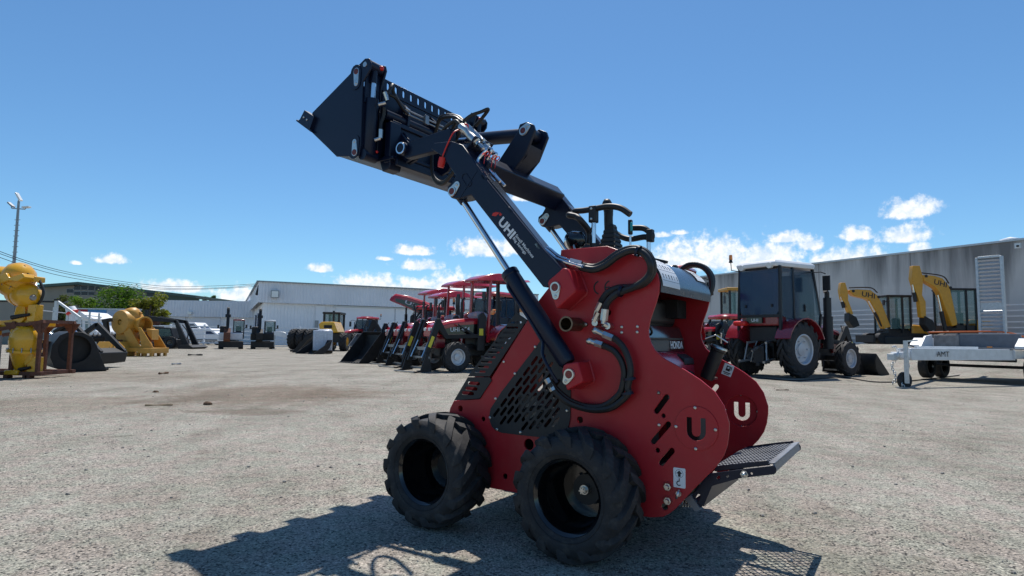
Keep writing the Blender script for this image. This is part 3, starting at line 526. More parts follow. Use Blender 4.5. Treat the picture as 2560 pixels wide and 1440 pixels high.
# ------------------------------------------------------------------ tractors
def tractor(label, loc, rz, cab=False, loader=True, hood_up=False, H=2.85, R=.64, r=.43, wb=1.9, tr=.68, red=None, roof=None, sc=1., name_txt=None, rear=False):
    red = red or TRED; t = thing('tractor', label, 'tractor', loc, rz, 'red farm tractors parked in the yard', sc)
    MB().box((wb*.55, 0, .62), (wb*1.15, .34, .36)).build('chassis', SATIN, t, .02)
    MB().box((wb, 0, r), (.16, tr*1.7, .14)).cyl((wb, 0, r), (wb, 0, .75), .09).build('front_axle', SATIN, t)
    MB().cyl((0, -tr*.75, R), (0, tr*.75, R), .12).box((0, 0, R), (.55, .42, .5)).build('rear_axle', SATIN, t, .02)
    for s in (1, -1):
        wheel(t, (0, s*tr, R), R, .36, R*.52, s, 15, RIM); wheel(t, (wb, s*tr*.98, r), r, .26, r*.52, s, 13, RIM)
        a = [(.05+(R+.09)*math.cos(q), R+(R+.09)*math.sin(q)) for q in [math.radians(20+i*14) for i in range(11)]]
        MB().strip(a, s*(tr-.22), s*(tr+.24), .03).add([(x, s*(tr-.22), z) for x, z in a]+[(.05, s*(tr-.22), R*.9)], [(i, i+1, len(a)) for i in range(len(a)-1)]).build('fender', red, t)
        MB().box((-.62, s*tr, R+.42), (.05, .16, .1)).build('tail_lamp', REDC, t, .01)
    # bonnet: tapered, with a dark lower side panel and lamps
    hd = MB(); prof = [(.62, 1.05, 1.58, .32), (1.2, 1.03, 1.56, .32), (1.9, 1.02, 1.47, .30), (2.36, 1.0, 1.34, .26), (2.48, 1.0, 1.18, .21)]
    vs = []; k = wb/1.9
    for x, z0, z1, w in prof: vs += [(x*k, -w, z0), (x*k, -w, z1-.09), (x*k, -w*.72, z1), (x*k, w*.72, z1), (x*k, w, z1-.09), (x*k, w, z0)]
    fs = [(i*6+j, i*6+(j+1) % 6, i*6+6+(j+1) % 6, i*6+6+j) for i in range(4) for j in range(6)]+[(5, 4, 3, 2, 1, 0), (24, 25, 26, 27, 28, 29)]
    ho = hd.add(vs, fs).build('bonnet', red, t, .015)
    if hood_up: ho.location = (-.05, 0, .35); ho.rotation_euler = (0, -.42, 0)
    for s in (1, -1):
        MB().prism([(.85*k, 1.1), (2.25*k, 1.06), (2.3*k, 1.16), (1.5*k, 1.34), (.85*k, 1.4)], s*.318, s*.328).build('side_panel', GLOSS, ho); MB().box((2.43*k, s*.13, 1.2), (.12, .12, .09)).build('headlight', LAMPG, ho, .015)
        if name_txt: text('lettering', name_txt, (1.9*k if s > 0 else 1.2*k, s*.333, 1.14), (-.66 if s > 0 else .66, 0, .03), (0, 0, .13), DECAL, ho, .01)
    MB().box((wb*1.14, 0, .84), (.34, .5, .34)).build('grille', MAROON, t, .03); MB().box((.75*k, 0, .98), (.5, .55, .5)).build('dashboard', SATIN, t, .03)
    MB().cyl((1.15*k, -.25, 1.2), (1.15*k, -.25, 2.0), .035).tube([(1.15*k, -.25, 2.0), (1.14*k, -.25, 2.12), (1.05*k, -.25, 2.18)], .033).cyl((1.15*k, -.25, 1.35), (1.15*k, -.25, 1.75), .06).build('exhaust', SATIN, t)
    if not rear: MB().box((.3, .0, .78), (1.0, 1.0, .06)).build('floor', SATIN, t)
    MB().box((-.1, 0, 1.12), (.45, .46, .12)).box((-.32, 0, 1.38), (.12, .44, .5), Matrix.Rotation(-.15, 3, 'Y')).build('seat', SATIN, t, .04)
    if not cab: MB().ball((.72, 0, 1.62), .3, 14, 8, (1.1, 1, .55)).build('plastic_cover', mat('clear_plastic', (.5, .53, .56), .2, var=.1, alpha=.45, bump=.5, bscale=9), t)
    MB().lathe([(.19+.02*math.cos(a), .02*math.sin(a)) for a in [i*PI/4 for i in range(9)]], (.42, 0, 1.55), (-.5, 0, 1), 18).cyl((.42, 0, 1.55), (.62, 0, 1.2), .025).bar((.42, -.19, 1.55), (.42, .19, 1.55), .02).build('steering_wheel', SATIN, t)
    MB().box((.35, .52, .55), (.4, .14, .04)).box((.35, .52, .8), (.3, .12, .03)).build('step', SATIN, t)
    if not cab:
        for s in (1, -1):
            MB().bar((-.42, s*.55, .9), (-.38, s*.5, H-.12), .09).build('post', SATIN, t); MB().bar((.72, s*.52, .85), (.62, s*.5, H-.16), .06).build('post', red, t)
        rf = MB(); vs = []; n = 9
        for i in range(n):
            u = i/(n-1); x = 1.0-1.85*u; th = .07+.17*math.sin(PI*min(1, u*1.25))**.8; w = .62-.3*max(0, .25-u)/.25*.6
            z = H-.17+.06*u
            vs += [(x, -w, z), (x, -w*.8, z+th), (x, w*.8, z+th), (x, w, z)]
        rf.add(vs, [(i*4+j, i*4+(j+1) % 4, i*4+4+(j+1) % 4, i*4+4+j) for i in range(n-1) for j in range(4)]+[(0, 1, 2, 3), (n*4-1, n*4-2, n*4-3, n*4-4)]).build('canopy', red, t, .02, 50)
        for s in (1, -1):
            MB().tube([(.72, s*.52, 1.7), (.95, s*.66, 1.75), (1.0, s*.7, 2.1)], .012).box((1.0, s*.7, 2.2), (.04, .14, .26)).build('mirror', SATIN, t, .01)
            o = MB().tube([(-.4, s*.53, 1.75), (-.4, s*.7, 1.85)], .012).build('lamp_stalk', SATIN, t); MB().cyl((-.45, s*.74, 1.85), (-.35, s*.74, 1.85), .065).build('amber_lamp', AMBER, o)
    else:
        cx = .38 if rear else 0.; zb = 1.74 if rear else 1.18; zd = 1.35 if rear else .9; b = [(-.62, .98), (-.55, H-.2), (.55+cx, H-.2), (.92+cx, zd+.45), (.80+cx, .8), (-.2, .8)]; w = .68 if rear else .62
        for s in (1, -1):
            for p, q in ((0, 1), (2, 3), (3, 4)): MB().bar((b[p][0], s*w, b[p][1]), (b[q][0], s*(w-.04), b[q][1]), .07).build('cab_post', SATIN, t)
            MB().bar((.02, s*w, .85), (.0, s*(w-.03), H-.2), .06).build('cab_post', SATIN, t)
            MB().prism([(.05, zd), (.03, H-.25), (.52+cx, H-.25), (.86+cx, zd+.45), (.76+cx, zd)], s*w-.01*s, s*w+.005*s).build('door', GLASSD, t); MB().prism([(-.56, zb-.03), (-.5, H-.25), (-.05, H-.25), (-.03, zb-.2)], s*w-.01*s, s*w+.005*s).build('side_window', GLASSD, t)
            MB().box((.5, s*(w+.02), zd+.6), (.05, .03, .2)).build('door_handle', SATIN, t)
            MB().tube([(.6, s*w, H-.32), (.85, s*(w+.3), H-.3), (.9, s*(w+.42), H-.36)], .016).box((.92, s*(w+.42), H-.62), (.06, .2, .42)).build('mirror', SATIN, t, .03)
        MB().prism([(-w+.04, zb+.12), (-w+.06, H-.27), (w-.06, H-.27), (w-.04, zb+.12), (w-.14, zb), (-w+.14, zb)], -.6, -.585, 'x').build('rear_window', GLASS, t); MB().prism([(-w+.05, 1.4), (-w+.1, H-.3), (w-.1, H-.3), (w-.05, 1.4)], .7+cx, .72+cx, 'x').build('windscreen', GLASSD, t)
        MB().bar((-.6, -w, zb-.04), (-.6, w, zb-.04), .08).build('cab_frame', SATIN, t); MB().bar((-.56, -w, H-.22), (-.56, w, H-.22), .07).build('cab_frame', SATIN, t)
        f = MB(); f.add([(x, y, z) for z, g in ((H-.2, 1.), (H-.1, 1.03), (H-.02, .93)) for x, y in ((-.72*g, -.62*g), (-.72*g, .62*g), ((.5+cx)*g, (w+.09)*g), ((.78+cx)*g, .45*g), ((.78+cx)*g, -.45*g), ((.5+cx)*g, -(w+.09)*g))], [(i, (i+1) % 6, 6+(i+1) % 6, 6+i) for i in range(6)]+[(6+i, 6+(i+1) % 6, 12+(i+1) % 6, 12+i) for i in range(6)]+[tuple(range(12, 18)), (5, 4, 3, 2, 1, 0)])
        f.box((.05, 0, H), (.7, .75, .06)).build('roof', roof or red, t, .02)
        for s in (1, -1): MB().cyl((-.66, s*.45, H-.17), (-.76, s*.45, H-.18), .085).build('work_lamp', LAMPG, t)
        o = MB().tube([(-.6, .66, H-.25), (-.66, .86, H-.2), (-.66, .88, H+.05)], .014).cyl((-.66, .88, H+.03), (-.66, .88, H+.12), .06, .04).build('beacon_stalk', SATIN, t); MB().cyl((-.66, .88, H+.12), (-.66, .88, H+.26), .055, .045).build('beacon', AMBER, o)
    if rear:
        MB().box((-.40, 0, (zb+1.42)/2), (.36, 1.2, zb-1.44)).build('rear_panel', red, t, .05); MB().box((-.30, 0, 1.2), (.3, .9, .45)).build('rear_housing', SATIN, t, .04); MB().box((-.15, 0, 2.0), (.14, .46, .7)).build('seat_back', SATIN, t, .06)
        for s in (1, -1): MB().box((.25, s*(w-.02), (zd+.8)/2), (1.5, .04, zd-.8)).build('lower_door', SATIN, t, .02); MB().box((-.615, s*.42, zb+.25), (.03, .05, .08)).build('window_hinge', SATIN, t)
        l = MB()
        for s in (1, -1): l.bar((-.3, s*.25, .5), (-1.0, s*.4, .42), .06).bar((-.35, s*.22, 1.0), (-.75, s*.3, .95), .06).bar((-.72, s*.3, .95), (-.8, s*.36, .45), .035).tube([(-.5, s*.15, 1.0), (-.62, s*.2, .7), (-.6, s*.3, .4)], .015)
        l.bar((-.3, 0, .95), (-.95, 0, .72), .05).build('three_point_linkage', STEEL, t); MB().box((-.52, 0, .62), (.3, .34, .5)).box((-.6, 0, .35), (.25, .12, .12)).build('drawbar', SATIN, t, .02)
        MB().box((-.64, .12, zb-.16), (.06, .5, .16)).build('number_plate_holder', GLOSS, t); text('lettering', 'UHI', (-.675, .2, zb-.2), (0, -.22, 0), (0, 0, .09), DECAL, t, .01)
        MB().box((-.68, .55, 1.5), (.22, .42, .14)).build('tool_box', REDC, t, .05)
        MB().cyl((1.75, -.62, .8), (1.75, -.62, 1.75), .14).cyl((1.75, -.62, 1.75), (1.75, -.62, 2.3), .11).tube([(1.75, -.62, 2.3), (1.75, -.62, 2.45), (1.66, -.62, 2.52)], .07).build('exhaust_stack', SATIN, t)
        MB().tube(spline([(.45, -.64, 1.05), (.7, -.68, 1.15), (1.0, -.66, 1.05), (1.15, -.5, .85)], 5), .014).build('loose_wire', ORG, t)
    if loader:
        y = .42
        for s in (1, -1):
            MB().prism([(.78*k, .6), (.74*k, 1.6), (.84*k, 1.74), (.98*k, 1.66), (1.05*k, .6)], s*y-.05, s*y+.05).build('loader_post', MAROON if s < 0 else SATIN, t, .01)
            MB().prism([(.78*k, .98), (.78*k, 1.1), (2.05*k, 1.06), (2.32*k, 1.5), (2.42*k, 1.5), (2.86*k, .32), (2.74*k, .26), (2.34*k, 1.2), (2.12*k, .93)], s*y-.045, s*y+.045).build('loader_arm', STEELB, t, .01)
            MB().cyl((.95*k, s*(y+.0), .95), (1.45*k, s*y, 1.22), .04).cyl((1.45*k, s*y, 1.22), (1.7*k, s*y, 1.36), .022).build('lift_cylinder', SATIN, t)
            o = MB().cyl((2.36*k, s*(y-.1), 1.46), (2.58*k, s*(y-.1), .9), .036).build('tilt_cylinder', SATIN, t); MB().cyl((2.58*k, s*(y-.1), .9), (2.8*k, s*(y-.1), .42), .02).build('cylinder_rod', CHR, o)
            MB().prism([(2.62*k, .1), (2.7*k, .5), (2.8*k, .52), (2.95*k, .08), (3.2*k, .02), (3.15*k, -.0), (2.62*k, .04)], s*(y+.12)-.02, s*(y+.12)+.02).build('attach_plate', STEELB, t); MB().tube(spline([(2.25*k, s*(y-.06), 1.52), (2.42*k, s*(y-.12), 1.3), (2.6*k, s*(y-.16), .75), (2.74*k, s*(y-.16), .5)], 5), .014).build('hydraulic_hose', HOSE, t)
            MB().prism([(2.49*k, .98), (2.58*k, 1.02), (2.7*k, .72), (2.61*k, .68)], s*(y+.048), s*(y+.052)).build('warning_sticker', STICK, t)
        MB().bar((2.7*k, -.56, .42), (2.7*k, .56, .42), .05).bar((3.18*k, -.56, .03), (3.18*k, .56, .03), .05, .03).bar((2.6*k, -.42, .66), (2.6*k, .42, .66), .09).bar((2.68*k, -.54, .12), (2.68*k, .54, .12), .05).build('attach_frame', STEEL, t)
        MB().box((.92*k, y+.055, 1.15), (.14, .008, .2)).build('warning_sticker', STICK, t)
    return t
A1 = math.radians(217.5)
tractor('nearest red canopy tractor with its grey front wheel beside the red loader', (-.45, 18.7, 0), A1, name_txt='UHI 454', R=.66)
tractor('red canopy tractor standing just behind the nearest canopy tractor', (-1.45, 21.2, 0), A1, name_txt='UHI', H=2.9)
tractor('low red canopy tractor squeezed between the second and the farthest canopy tractors', (-2.15, 22.95, 0), A1, H=2.62, name_txt='UHI')
tractor('farthest red canopy tractor of the canopy row', (-2.8, 24.6, 0), A1, H=2.85)
tractor('red cab tractor behind the canopy tractors with green tinted glass', (-.7, 25.5, 0), math.radians(230), cab=True, loader=False, H=2.9)
tractor('red tractor with its bonnet tilted up left of the canopy row', (-3.5, 27.5, 0), math.radians(190), hood_up=True, loader=True, H=2.1, cab=True, sc=1.15, name_txt='UHI')
tractor('distant red cab tractor behind the big black buckets', (-12.0, 50, 0), math.radians(235), cab=True, loader=False, H=2.6)
tractor('maroon cab tractor with white roof and amber beacon seen from behind', (7.53, 17.32, 0), math.radians(32), cab=True, rear=True, H=3.28, R=.78, r=.52, wb=2.45, tr=.8, red=MAROON, roof=WHT)
tractor('red cab tractor hidden behind the red loader with only its beacon and roof showing', (4.9, 18.6, 0), math.radians(60), cab=True, loader=False, H=3.25, R=.74)
tractor('red loader tractor half hidden between the red loader and the white roofed cab tractor', (9.3, 25.5, 0), math.radians(195), loader=True, H=2.1, cab=True)
# loader bucket of the white-roofed cab tractor
def bucket(name, label, loc, rz, w, prof, m, th=.02, teeth=0, group=None, cat='bucket', sc=1.):
    t = thing(name, label, cat, loc, rz, group, sc); MB().strip(prof, -w/2, w/2, th).build('shell', m, t)
    for s in (1, -1): MB().prism(prof, s*w/2-.012, s*w/2+.012).build('side_plate', m, t)
    for k in range(teeth): y = -w/2+w*(k+.5)/teeth; p = prof[0]; MB().prism([(p[0]-.02, p[1]-.01), (p[0]+.16, p[1]-.015), (p[0]-.02, p[1]+.04)], y-.03, y+.03).build('tooth', m, t)
    return t
BP = [(.62, .02), (.2, .0), (-.05, .06), (-.18, .22), (-.2, .45), (-.12, .66)]
bucket('loader_bucket', 'black loader bucket with red side at the front of the white roofed tractor', (10.9, 19.35, 0), math.radians(32), 1.7, BP, STEELB)
bucket('loader_bucket', 'big black bucket standing mouth up beside the red tractors', (-5.55, 22.3, 0), math.radians(225), 1.5, [(.55, .02), (.1, .02), (-.35, .3), (-.62, .75), (-.66, 1.18), (-.5, 1.3)], STEELB, teeth=7, group='black buckets on the ground', sc=.88)
bucket('loader_bucket', 'second big black bucket leaning behind the first near the red tractors', (-4.75, 23.3, 0), math.radians(222), 1.3, [(.55, .02), (.1, .02), (-.35, .3), (-.6, .75), (-.62, 1.25), (-.5, 1.4)], STEELB, group='black buckets on the ground')
bucket('loader_bucket', 'low black bucket left of the wrapped pallet', (-10.6, 32.6, 0), math.radians(235), 1.5, [(.7, .02), (.2, .0), (-.1, .1), (-.35, .35), (-.5, .75)], STEELB, group='black buckets on the ground')
def fork_frame():
    t = thing('folded_loader', 'black folded loader arms lying left of the wrapped pallet', 'loader arms', (-11.791, 35.000, 0.000)); P = [(-0.972, -0.077), (-0.809, -0.075), (0.008, 0.908), (0.647, 1.242), (0.699, 1.103), (0.156, 0.725), (-0.596, -0.165)]
    for y in (-.5, .5): MB().prism(P, y-.06, y+.06).build('arm', STEELB, t, .01)
    Q = [(-0.809, -0.075), (0.701, -0.101), (-0.247, 0.349), (0.468, 1.054)]; MB().bar((Q[0][0], -.5, .1), (Q[0][0], .6, .1), .12).bar((Q[3][0], -.5, Q[3][1]), (Q[3][0], .5, Q[3][1]), .14).build('crossbar', STEELB, t)
    MB().cyl((Q[2][0], -.3, Q[2][1]), (Q[3][0], -.3, Q[3][1]), .06).build('cylinder', SATIN, t)
fork_frame()
def pallet():
    t = thing('wrapped_pallet', 'white plastic wrapped pallet load between the black buckets', 'pallet', (-10.412, 33.203, 0.000), .35)
    MB().box((0, 0, .72), (1.0, 1.0, 1.1)).box((.1, 0, 1.3), (.7, .9, .08)).build('wrapped_load', PLASTW, t, .05)
    for y in (-.42, 0, .42): MB().box((0, y, .09), (1.05, .1, .12)).build('bearer', WOOD, t)
    MB().box((0, 0, .16), (1.05, 1.05, .03)).build('pallet_deck', WOOD, t)
pallet()
bucket('steel_tray', 'grey steel pallet forks stacked in front of the yellow wheel loader', (-7.3, 30.5, 0), math.radians(250), 1.4, [(.6, .5), (.1, .45), (-.2, .6), (-.25, .95), (-.1, 1.1)], STEEL, group=None, cat='tray')
def tyres():
    t0 = None
    for k, (px, lab) in enumerate(((742, 'leftmost of the big black tyres standing by the gate panel'), (757, 'middle one of the big black tyres standing by the gate panel'), (771, 'rightmost of the big black tyres standing by the gate panel'))):
        t = thing('spare_tyre', lab, 'tyre', (-14.9+k*.55, 41.5, 0), math.radians(80), 'big black tyres by the gate panel'); o = wheel(t, (0, 0, .72), .72, .5, .36, 1, 18)
        o.children[0].parent = t; o.children  # keep only the tyre casing
        for c in list(t.children):
            if c.name.startswith('tyre'): c.location = (0, 0, .72)
        bpy.data.objects.remove(o)
tyres()
def wheel_loader():
    t = thing('wheel_loader', 'yellow wheel loader with a black cab behind the wrapped pallet', 'wheel loader', (-11.835, 40.000, 0.000)); c = [(-0.765, 2.507), (0.329, 2.522), (0.383, 1.112), (-0.708, 1.097)]; h = [(-0.519, 1.710), (-0.339, 1.873), (0.460, 1.884), (0.752, 1.197), (-0.365, 1.181)]
    x0, x1, z1, z0 = c[0][0], c[1][0], c[0][1], c[2][1]
    for x in (x0+.05, x1-.05): [MB().bar((x, y, z0-.5), (x, y, z1), .12).build('cab_post', SATIN, t) for y in (.2, 1.4)]
    MB().box(((x0+x1)/2, .8, z1), (x1-x0+.1, 1.4, .14)).build('cab_roof', SATIN, t, .03); MB().box(((x0+x1)/2, .8, z0-.1), (x1-x0, 1.25, .7)).build('cab_base', SATIN, t)
    MB().box(((x0+x1)/2, .2, (z0+z1)/2+.1), (x1-x0-.2, .03, z1-z0-.35)).build('window', GLASSC, t); MB().box(((x0+x1)/2, 1.4, (z0+z1)/2+.1), (x1-x0-.2, .03, z1-z0-.35)).build('window', GLASSC, t)
    MB().box(((x0+x1)/2, .75, z0+.4), (.5, .3, .7)).build('seat', SATIN, t, .05)
    MB().prism(h, -1.6, .1).build('bonnet', YEL, t, .06); MB().box((h[1][0]+.45, -1.62, h[0][1]-.15), (.5, .05, .2)).build('grille', DARK, t); MB().cyl((.15, -.6, h[1][1]-.1), (.15, -.6, h[1][1]+.75), .07).build('exhaust', SATIN, t)
    MB().box((.2, .5, .85), (1.4, 3.2, .6)).build('chassis', SATIN, t)
    for x in (-.6, 1.0):
        for y in (-.9, 1.7): o = wheel(t, (x, y, .6), .6, .45, .3, 1 if x > 0 else -1, 14, YEL); o.rotation_euler.z += PI/2
wheel_loader()
# ------------------------------------------------------------------ compact excavators
def front_excavator(label, root, roofm, bodym):
    t = thing('mini_excavator', label, 'excavator', root, .43, 'compact excavators facing the yard from the back', 1.); t.scale = (.86, .92, 1)
    for s in (-1, 1):
        MB().prism(stadium((-.75, .26), (.75, .26), .26), s*.72-.17, s*.72+.17, 'x').build('track', RUB, t)
    MB().box((0, -1.05, .3), (1.75, .06, .42)).build('blade', STEELB, t, .02); MB().box((0, 0, .45), (1.1, 1.3, .25)).build('undercarriage', SATIN, t)
    MB().box((-.05, .3, .85), (1.75, 1.9, .5)).build('house', bodym, t, .06); MB().box((-.55, .2, 1.3), (.62, 1.4, .5)).build('engine_cover', SATIN, t, .06)
    for x in (.12, .88):
        MB().bar((x, -.45, .7), (x, -.3, 1.95), .07).build('cab_post', SATIN, t); MB().bar((x, .75, .7), (x, .75, 1.95), .07).build('cab_post', SATIN, t)
    MB().box((.5, .2, 1.98), (.86, 1.2, .1)).build('cab_roof', roofm, t, .03); MB().prism([(.15, 1.22), (.15, 1.9), (.85, 1.9), (.85, 1.22)], -.42, -.4).build('windscreen', GLASSC, t); MB().prism([(.15, .72), (.15, 1.18), (.85, 1.18), (.85, .72)], -.46, -.44).build('lower_window', GLASS, t)
    for x in (.11, .89): MB().box((x, .2, 1.5), (.02, 1.05, .8)).build('side_window', GLASSC, t)
    MB().box((.5, .35, 1.2), (.4, .2, .75)).build('seat', SATIN, t, .05)
    MB().prism([(-.55, .8), (-.4, 1.5), (-.6, 2.35), (-.85, 2.75), (-1.02, 2.7), (-.85, 2.2), (-.72, 1.5), (-.9, .8)], -.42, -.2, 'x').build('boom', STEELB, t, .02)
    MB().prism([(-.95, 2.78), (-.82, 2.85), (-1.25, 1.35), (-1.4, 1.35)], -.4, -.22, 'x').build('stick', STEELB, t, .02); MB().cyl((-.31, -1.0, .95), (-.31, -.95, 1.9), .05).build('boom_cylinder', CHR, t)
    MB().prism([(-1.2, 1.4), (-1.55, 1.1), (-1.55, .65), (-1.2, .5), (-1.1, .9)], -.55, -.07, 'x').build('bucket', STEELB if roofm is WHT else RUST, t, .01)
    MB().box((-.31, -.8, 2.25), (.4, .35, .2)).build('boom_bracket', SATIN, t, .02)
    for x, z in ((-.98, 1.5), (1.06, 1.55)): MB().bar((x*.85, -.35, z-.15), (x, -.45, z-.02), .03).box((x, -.45, z), (.14, .04, .24)).build('mirror', SATIN, t)
front_excavator('compact excavator with a red cab roof edge and white body by the back fence', (-19.352, 41.600, 0.000), MAROON, WHT)
front_excavator('compact excavator with a grey white cab roof beside the gate panel', (-17.667, 42.800, 0.000), WHT, STEELB)
def gate_panel():
    t = thing('mesh_gate', 'curved topped galvanised gate panel leaning by the grey excavator', 'gate', (-15.921, 41.800, 0.000)); P = [(-0.509, 0.198), (-0.557, 1.222), (-0.168, 1.228), (0.170, 1.149), (0.460, 0.876), (0.584, 0.601), (0.601, 0.214)]
    MB().tube([(x, 0, max(z, .2)) for x, z in P+[P[0]]], .03).build('frame', GALV, t)
    for k in range(9): z = .3+k*.1; MB().bar((P[0][0], 0, z), (P[-1][0]-max(0, z-.6)*.5, 0, z), .02).build('rail', GALV, t)
    for x in (P[0][0], P[-1][0]): MB().bar((x, -.3, .02), (x, .3, .02), .05).build('foot', GALV, t)
    MB().prism([(a, b) for a, b in P[1:5]]+[(P[4][0], P[4][1]-.12), (P[1][0], P[1][1]-.25)], -.03, .03).build('top_sheet', WHT, t)
gate_panel()
def side_excavator(label, root, boom, stick, cyl1, cab, rot, txt, txm):
    x0, y0, _ = root; g = gz(x0, y0); t = thing('yellow_excavator', label, 'excavator', (x0, y0, 0), 0, 'yellow excavators by the concrete wall')
    MB().prism(boom, -.17, .17).build('boom', YEL2, t, .03); MB().prism(stick, -.13, .13).build('stick', YEL2, t, .02)
    for p, q, r in cyl1: o = MB().cyl((p[0], -.05, p[1]), ((p[0]*.45+q[0]*.55), -.05, (p[1]*.45+q[1]*.55)), r).build('cylinder', SATIN, t); MB().cyl(((p[0]*.45+q[0]*.55), -.05, (p[1]*.45+q[1]*.55)), (q[0], -.05, q[1]), r*.55).build('cylinder_rod', CHR, o)
    (a, z1), (b, z0) = cab; d0, d1 = .1, 1.15
    MB().box(((a+b)/2+.25, .65, z0-.1), (b-a+1.0, 1.5, .55)).build('house', SATIN, t, .06); MB().prism([(b-.1, z0-.3), (b-.05, z0+.75), (b+.55, z0+.7), (b+.75, z0+.3), (b+.75, z0-.3)], .0, 1.5).build('engine_cover', YEL2, t, .08)
    for x in (a+.05, (a+b)/2+.15, b-.05):
        for y in (d0, d1): MB().bar((x, y, z0), (x, y, z1), .08).build('cab_post', SATIN, t)
    MB().box(((a+b)/2, (d0+d1)/2, z1), (b-a+.08, d1-d0+.12, .1)).build('cab_roof', SATIN, t, .03); MB().box(((a+b)/2, (d0+d1)/2, z0+.2), (b-a-.06, d1-d0-.06, .5)).build('cab_base', SATIN, t)
    mid = (a+b)/2+.15; zz = z0+.48
    MB().box(((a+mid)/2+.02, d0, (zz+z1)/2), (mid-a-.14, .03, z1-zz-.12)).build('window', GLASSC, t); MB().box(((b+mid)/2, d0, (zz+z1)/2), (b-mid-.14, .03, z1-zz-.12)).build('window', GLASSC, t)
    MB().box((a+.05, (d0+d1)/2, (zz+z1)/2), (.03, d1-d0-.12, z1-zz-.12)).build('windscreen', GLASSC, t); MB().box((mid+.05, .7, z0+.7), (.16, .5, .75)).build('seat', SATIN, t, .05)
    MB().bar((a, d0, z1-.3), (a-.18, d0-.1, z1-.25), .03).box((a-.2, d0-.1, z1-.35), (.05, .14, .26)).build('mirror', SATIN, t)
    for y in (.15, 1.25): MB().prism(stadium((a-.3, g+.28), (b+.5, g+.28), .26), y-.18, y+.18).build('track', RUB, t)
    MB().box(((a+b)/2+.1, .7, g+.5), (1.0, .9, .5)).build('undercarriage', SATIN, t); MB().box((a-.75, .7, g+.25), (.1, 1.5, .36)).build('blade', STEELB, t)
    bx = min(stick, key=lambda q: q[1]); MB().prism([(bx[0]-.1, bx[1]+.1), (bx[0]+.25, bx[1]-.1), (bx[0]+.4, bx[1]-.5), (bx[0]+.1, bx[1]-.62), (bx[0]-.12, bx[1]-.3)], -.22, .22).build('bucket', STEELB, t, .02)
    for q, rr_ in ((boom[0], .0), (boom[3], .0), (boom[len(boom)//2], .0)): MB().cyl((q[0]*.9+boom[len(boom)//2][0]*.1, -.19, q[1]-.06), (q[0]*.9+boom[len(boom)//2][0]*.1, .19, q[1]-.06), .07).build('pivot_pin', SATIN, t)
    MB().box((a+.3, d0-.02, z0+.12), (b-a-.3, .02, .12)).build('side_stripe', YEL2, t); MB().box((b-.1, d0-.02, z0-.1), (.3, .02, .18)).build('data_plate', DECAL, t)
    o, xv, yv = txt; text('lettering', 'UHI', (o[0], -.175, o[1]), (xv[0], 0, xv[1]), (yv[0], 0, yv[1]), INK, t, .015)
    MB().tube(spline([(boom[0][0], -.1, boom[0][1]+.1), (boom[2][0], -.12, boom[2][1]+.12), (boom[3][0], -.12, boom[3][1]+.15)], 6), .03).build('hydraulic_hose', HOSE, t)
ZA = [(-1.421, 3.545), (-1.032, 3.570), (-0.411, 3.540), (-0.071, 3.272), (0.108, 2.886), (0.492, 1.787), (0.159, 1.667), (-0.070, 2.263), (-0.468, 3.033), (-0.659, 3.128), (-1.237, 3.256), (-1.425, 3.448)]
ZB = [(-1.799, 3.891), (-1.604, 3.894), (-1.483, 3.447), (-1.496, 3.058), (-1.266, 2.382), (-1.423, 2.321), (-1.638, 2.861), (-1.787, 3.054), (-1.869, 3.539)]
side_excavator('yellow excavator with a bent boom left of the upright ramp', (17.743, 29.000, 0.000), ZA, ZB, [([(0.165, 1.822), (-0.468, 3.033)][0], [(0.165, 1.822), (-0.468, 3.033)][1], .09), ([(-1.683, 2.667), (-1.801, 3.209)][0], [(-1.683, 2.667), (-1.801, 3.209)][1], .08)], [(0.493, 3.299), (1.684, 1.168)], 0, ([(-0.868, 3.241)][0], (.62, -.12), (.03, .24)), INK)
ZC = [(-1.100, 4.202), (-0.556, 4.172), (-0.167, 4.045), (0.135, 3.672), (0.412, 2.026), (0.405, 1.877), (0.160, 1.817), (-0.037, 2.412), (-0.366, 3.383), (-0.525, 3.607), (-1.056, 3.920)]
ZD = [(-1.514, 4.632), (-1.194, 4.636), (-1.051, 4.033), (-1.141, 3.259), (-0.986, 2.942), (-1.001, 2.174), (-1.242, 2.227), (-1.286, 2.938), (-1.499, 3.650), (-1.596, 4.025)]
side_excavator('yellow excavator with a tall raised boom beside the upright ramp', (20.287, 28.000, 0.000), ZC, ZD, [([(-0.075, 1.591), (-0.371, 3.270)][0], [(-0.075, 1.591), (-0.371, 3.270)][1], .09), ([(-1.417, 2.936), (-1.533, 3.743)][0], [(-1.417, 2.936), (-1.533, 3.743)][1], .08)], [(0.262, 3.580), (1.559, 1.427)], 0, ([(-0.611, 3.775)][0], (.58, -.16), (.05, .24)), INK)
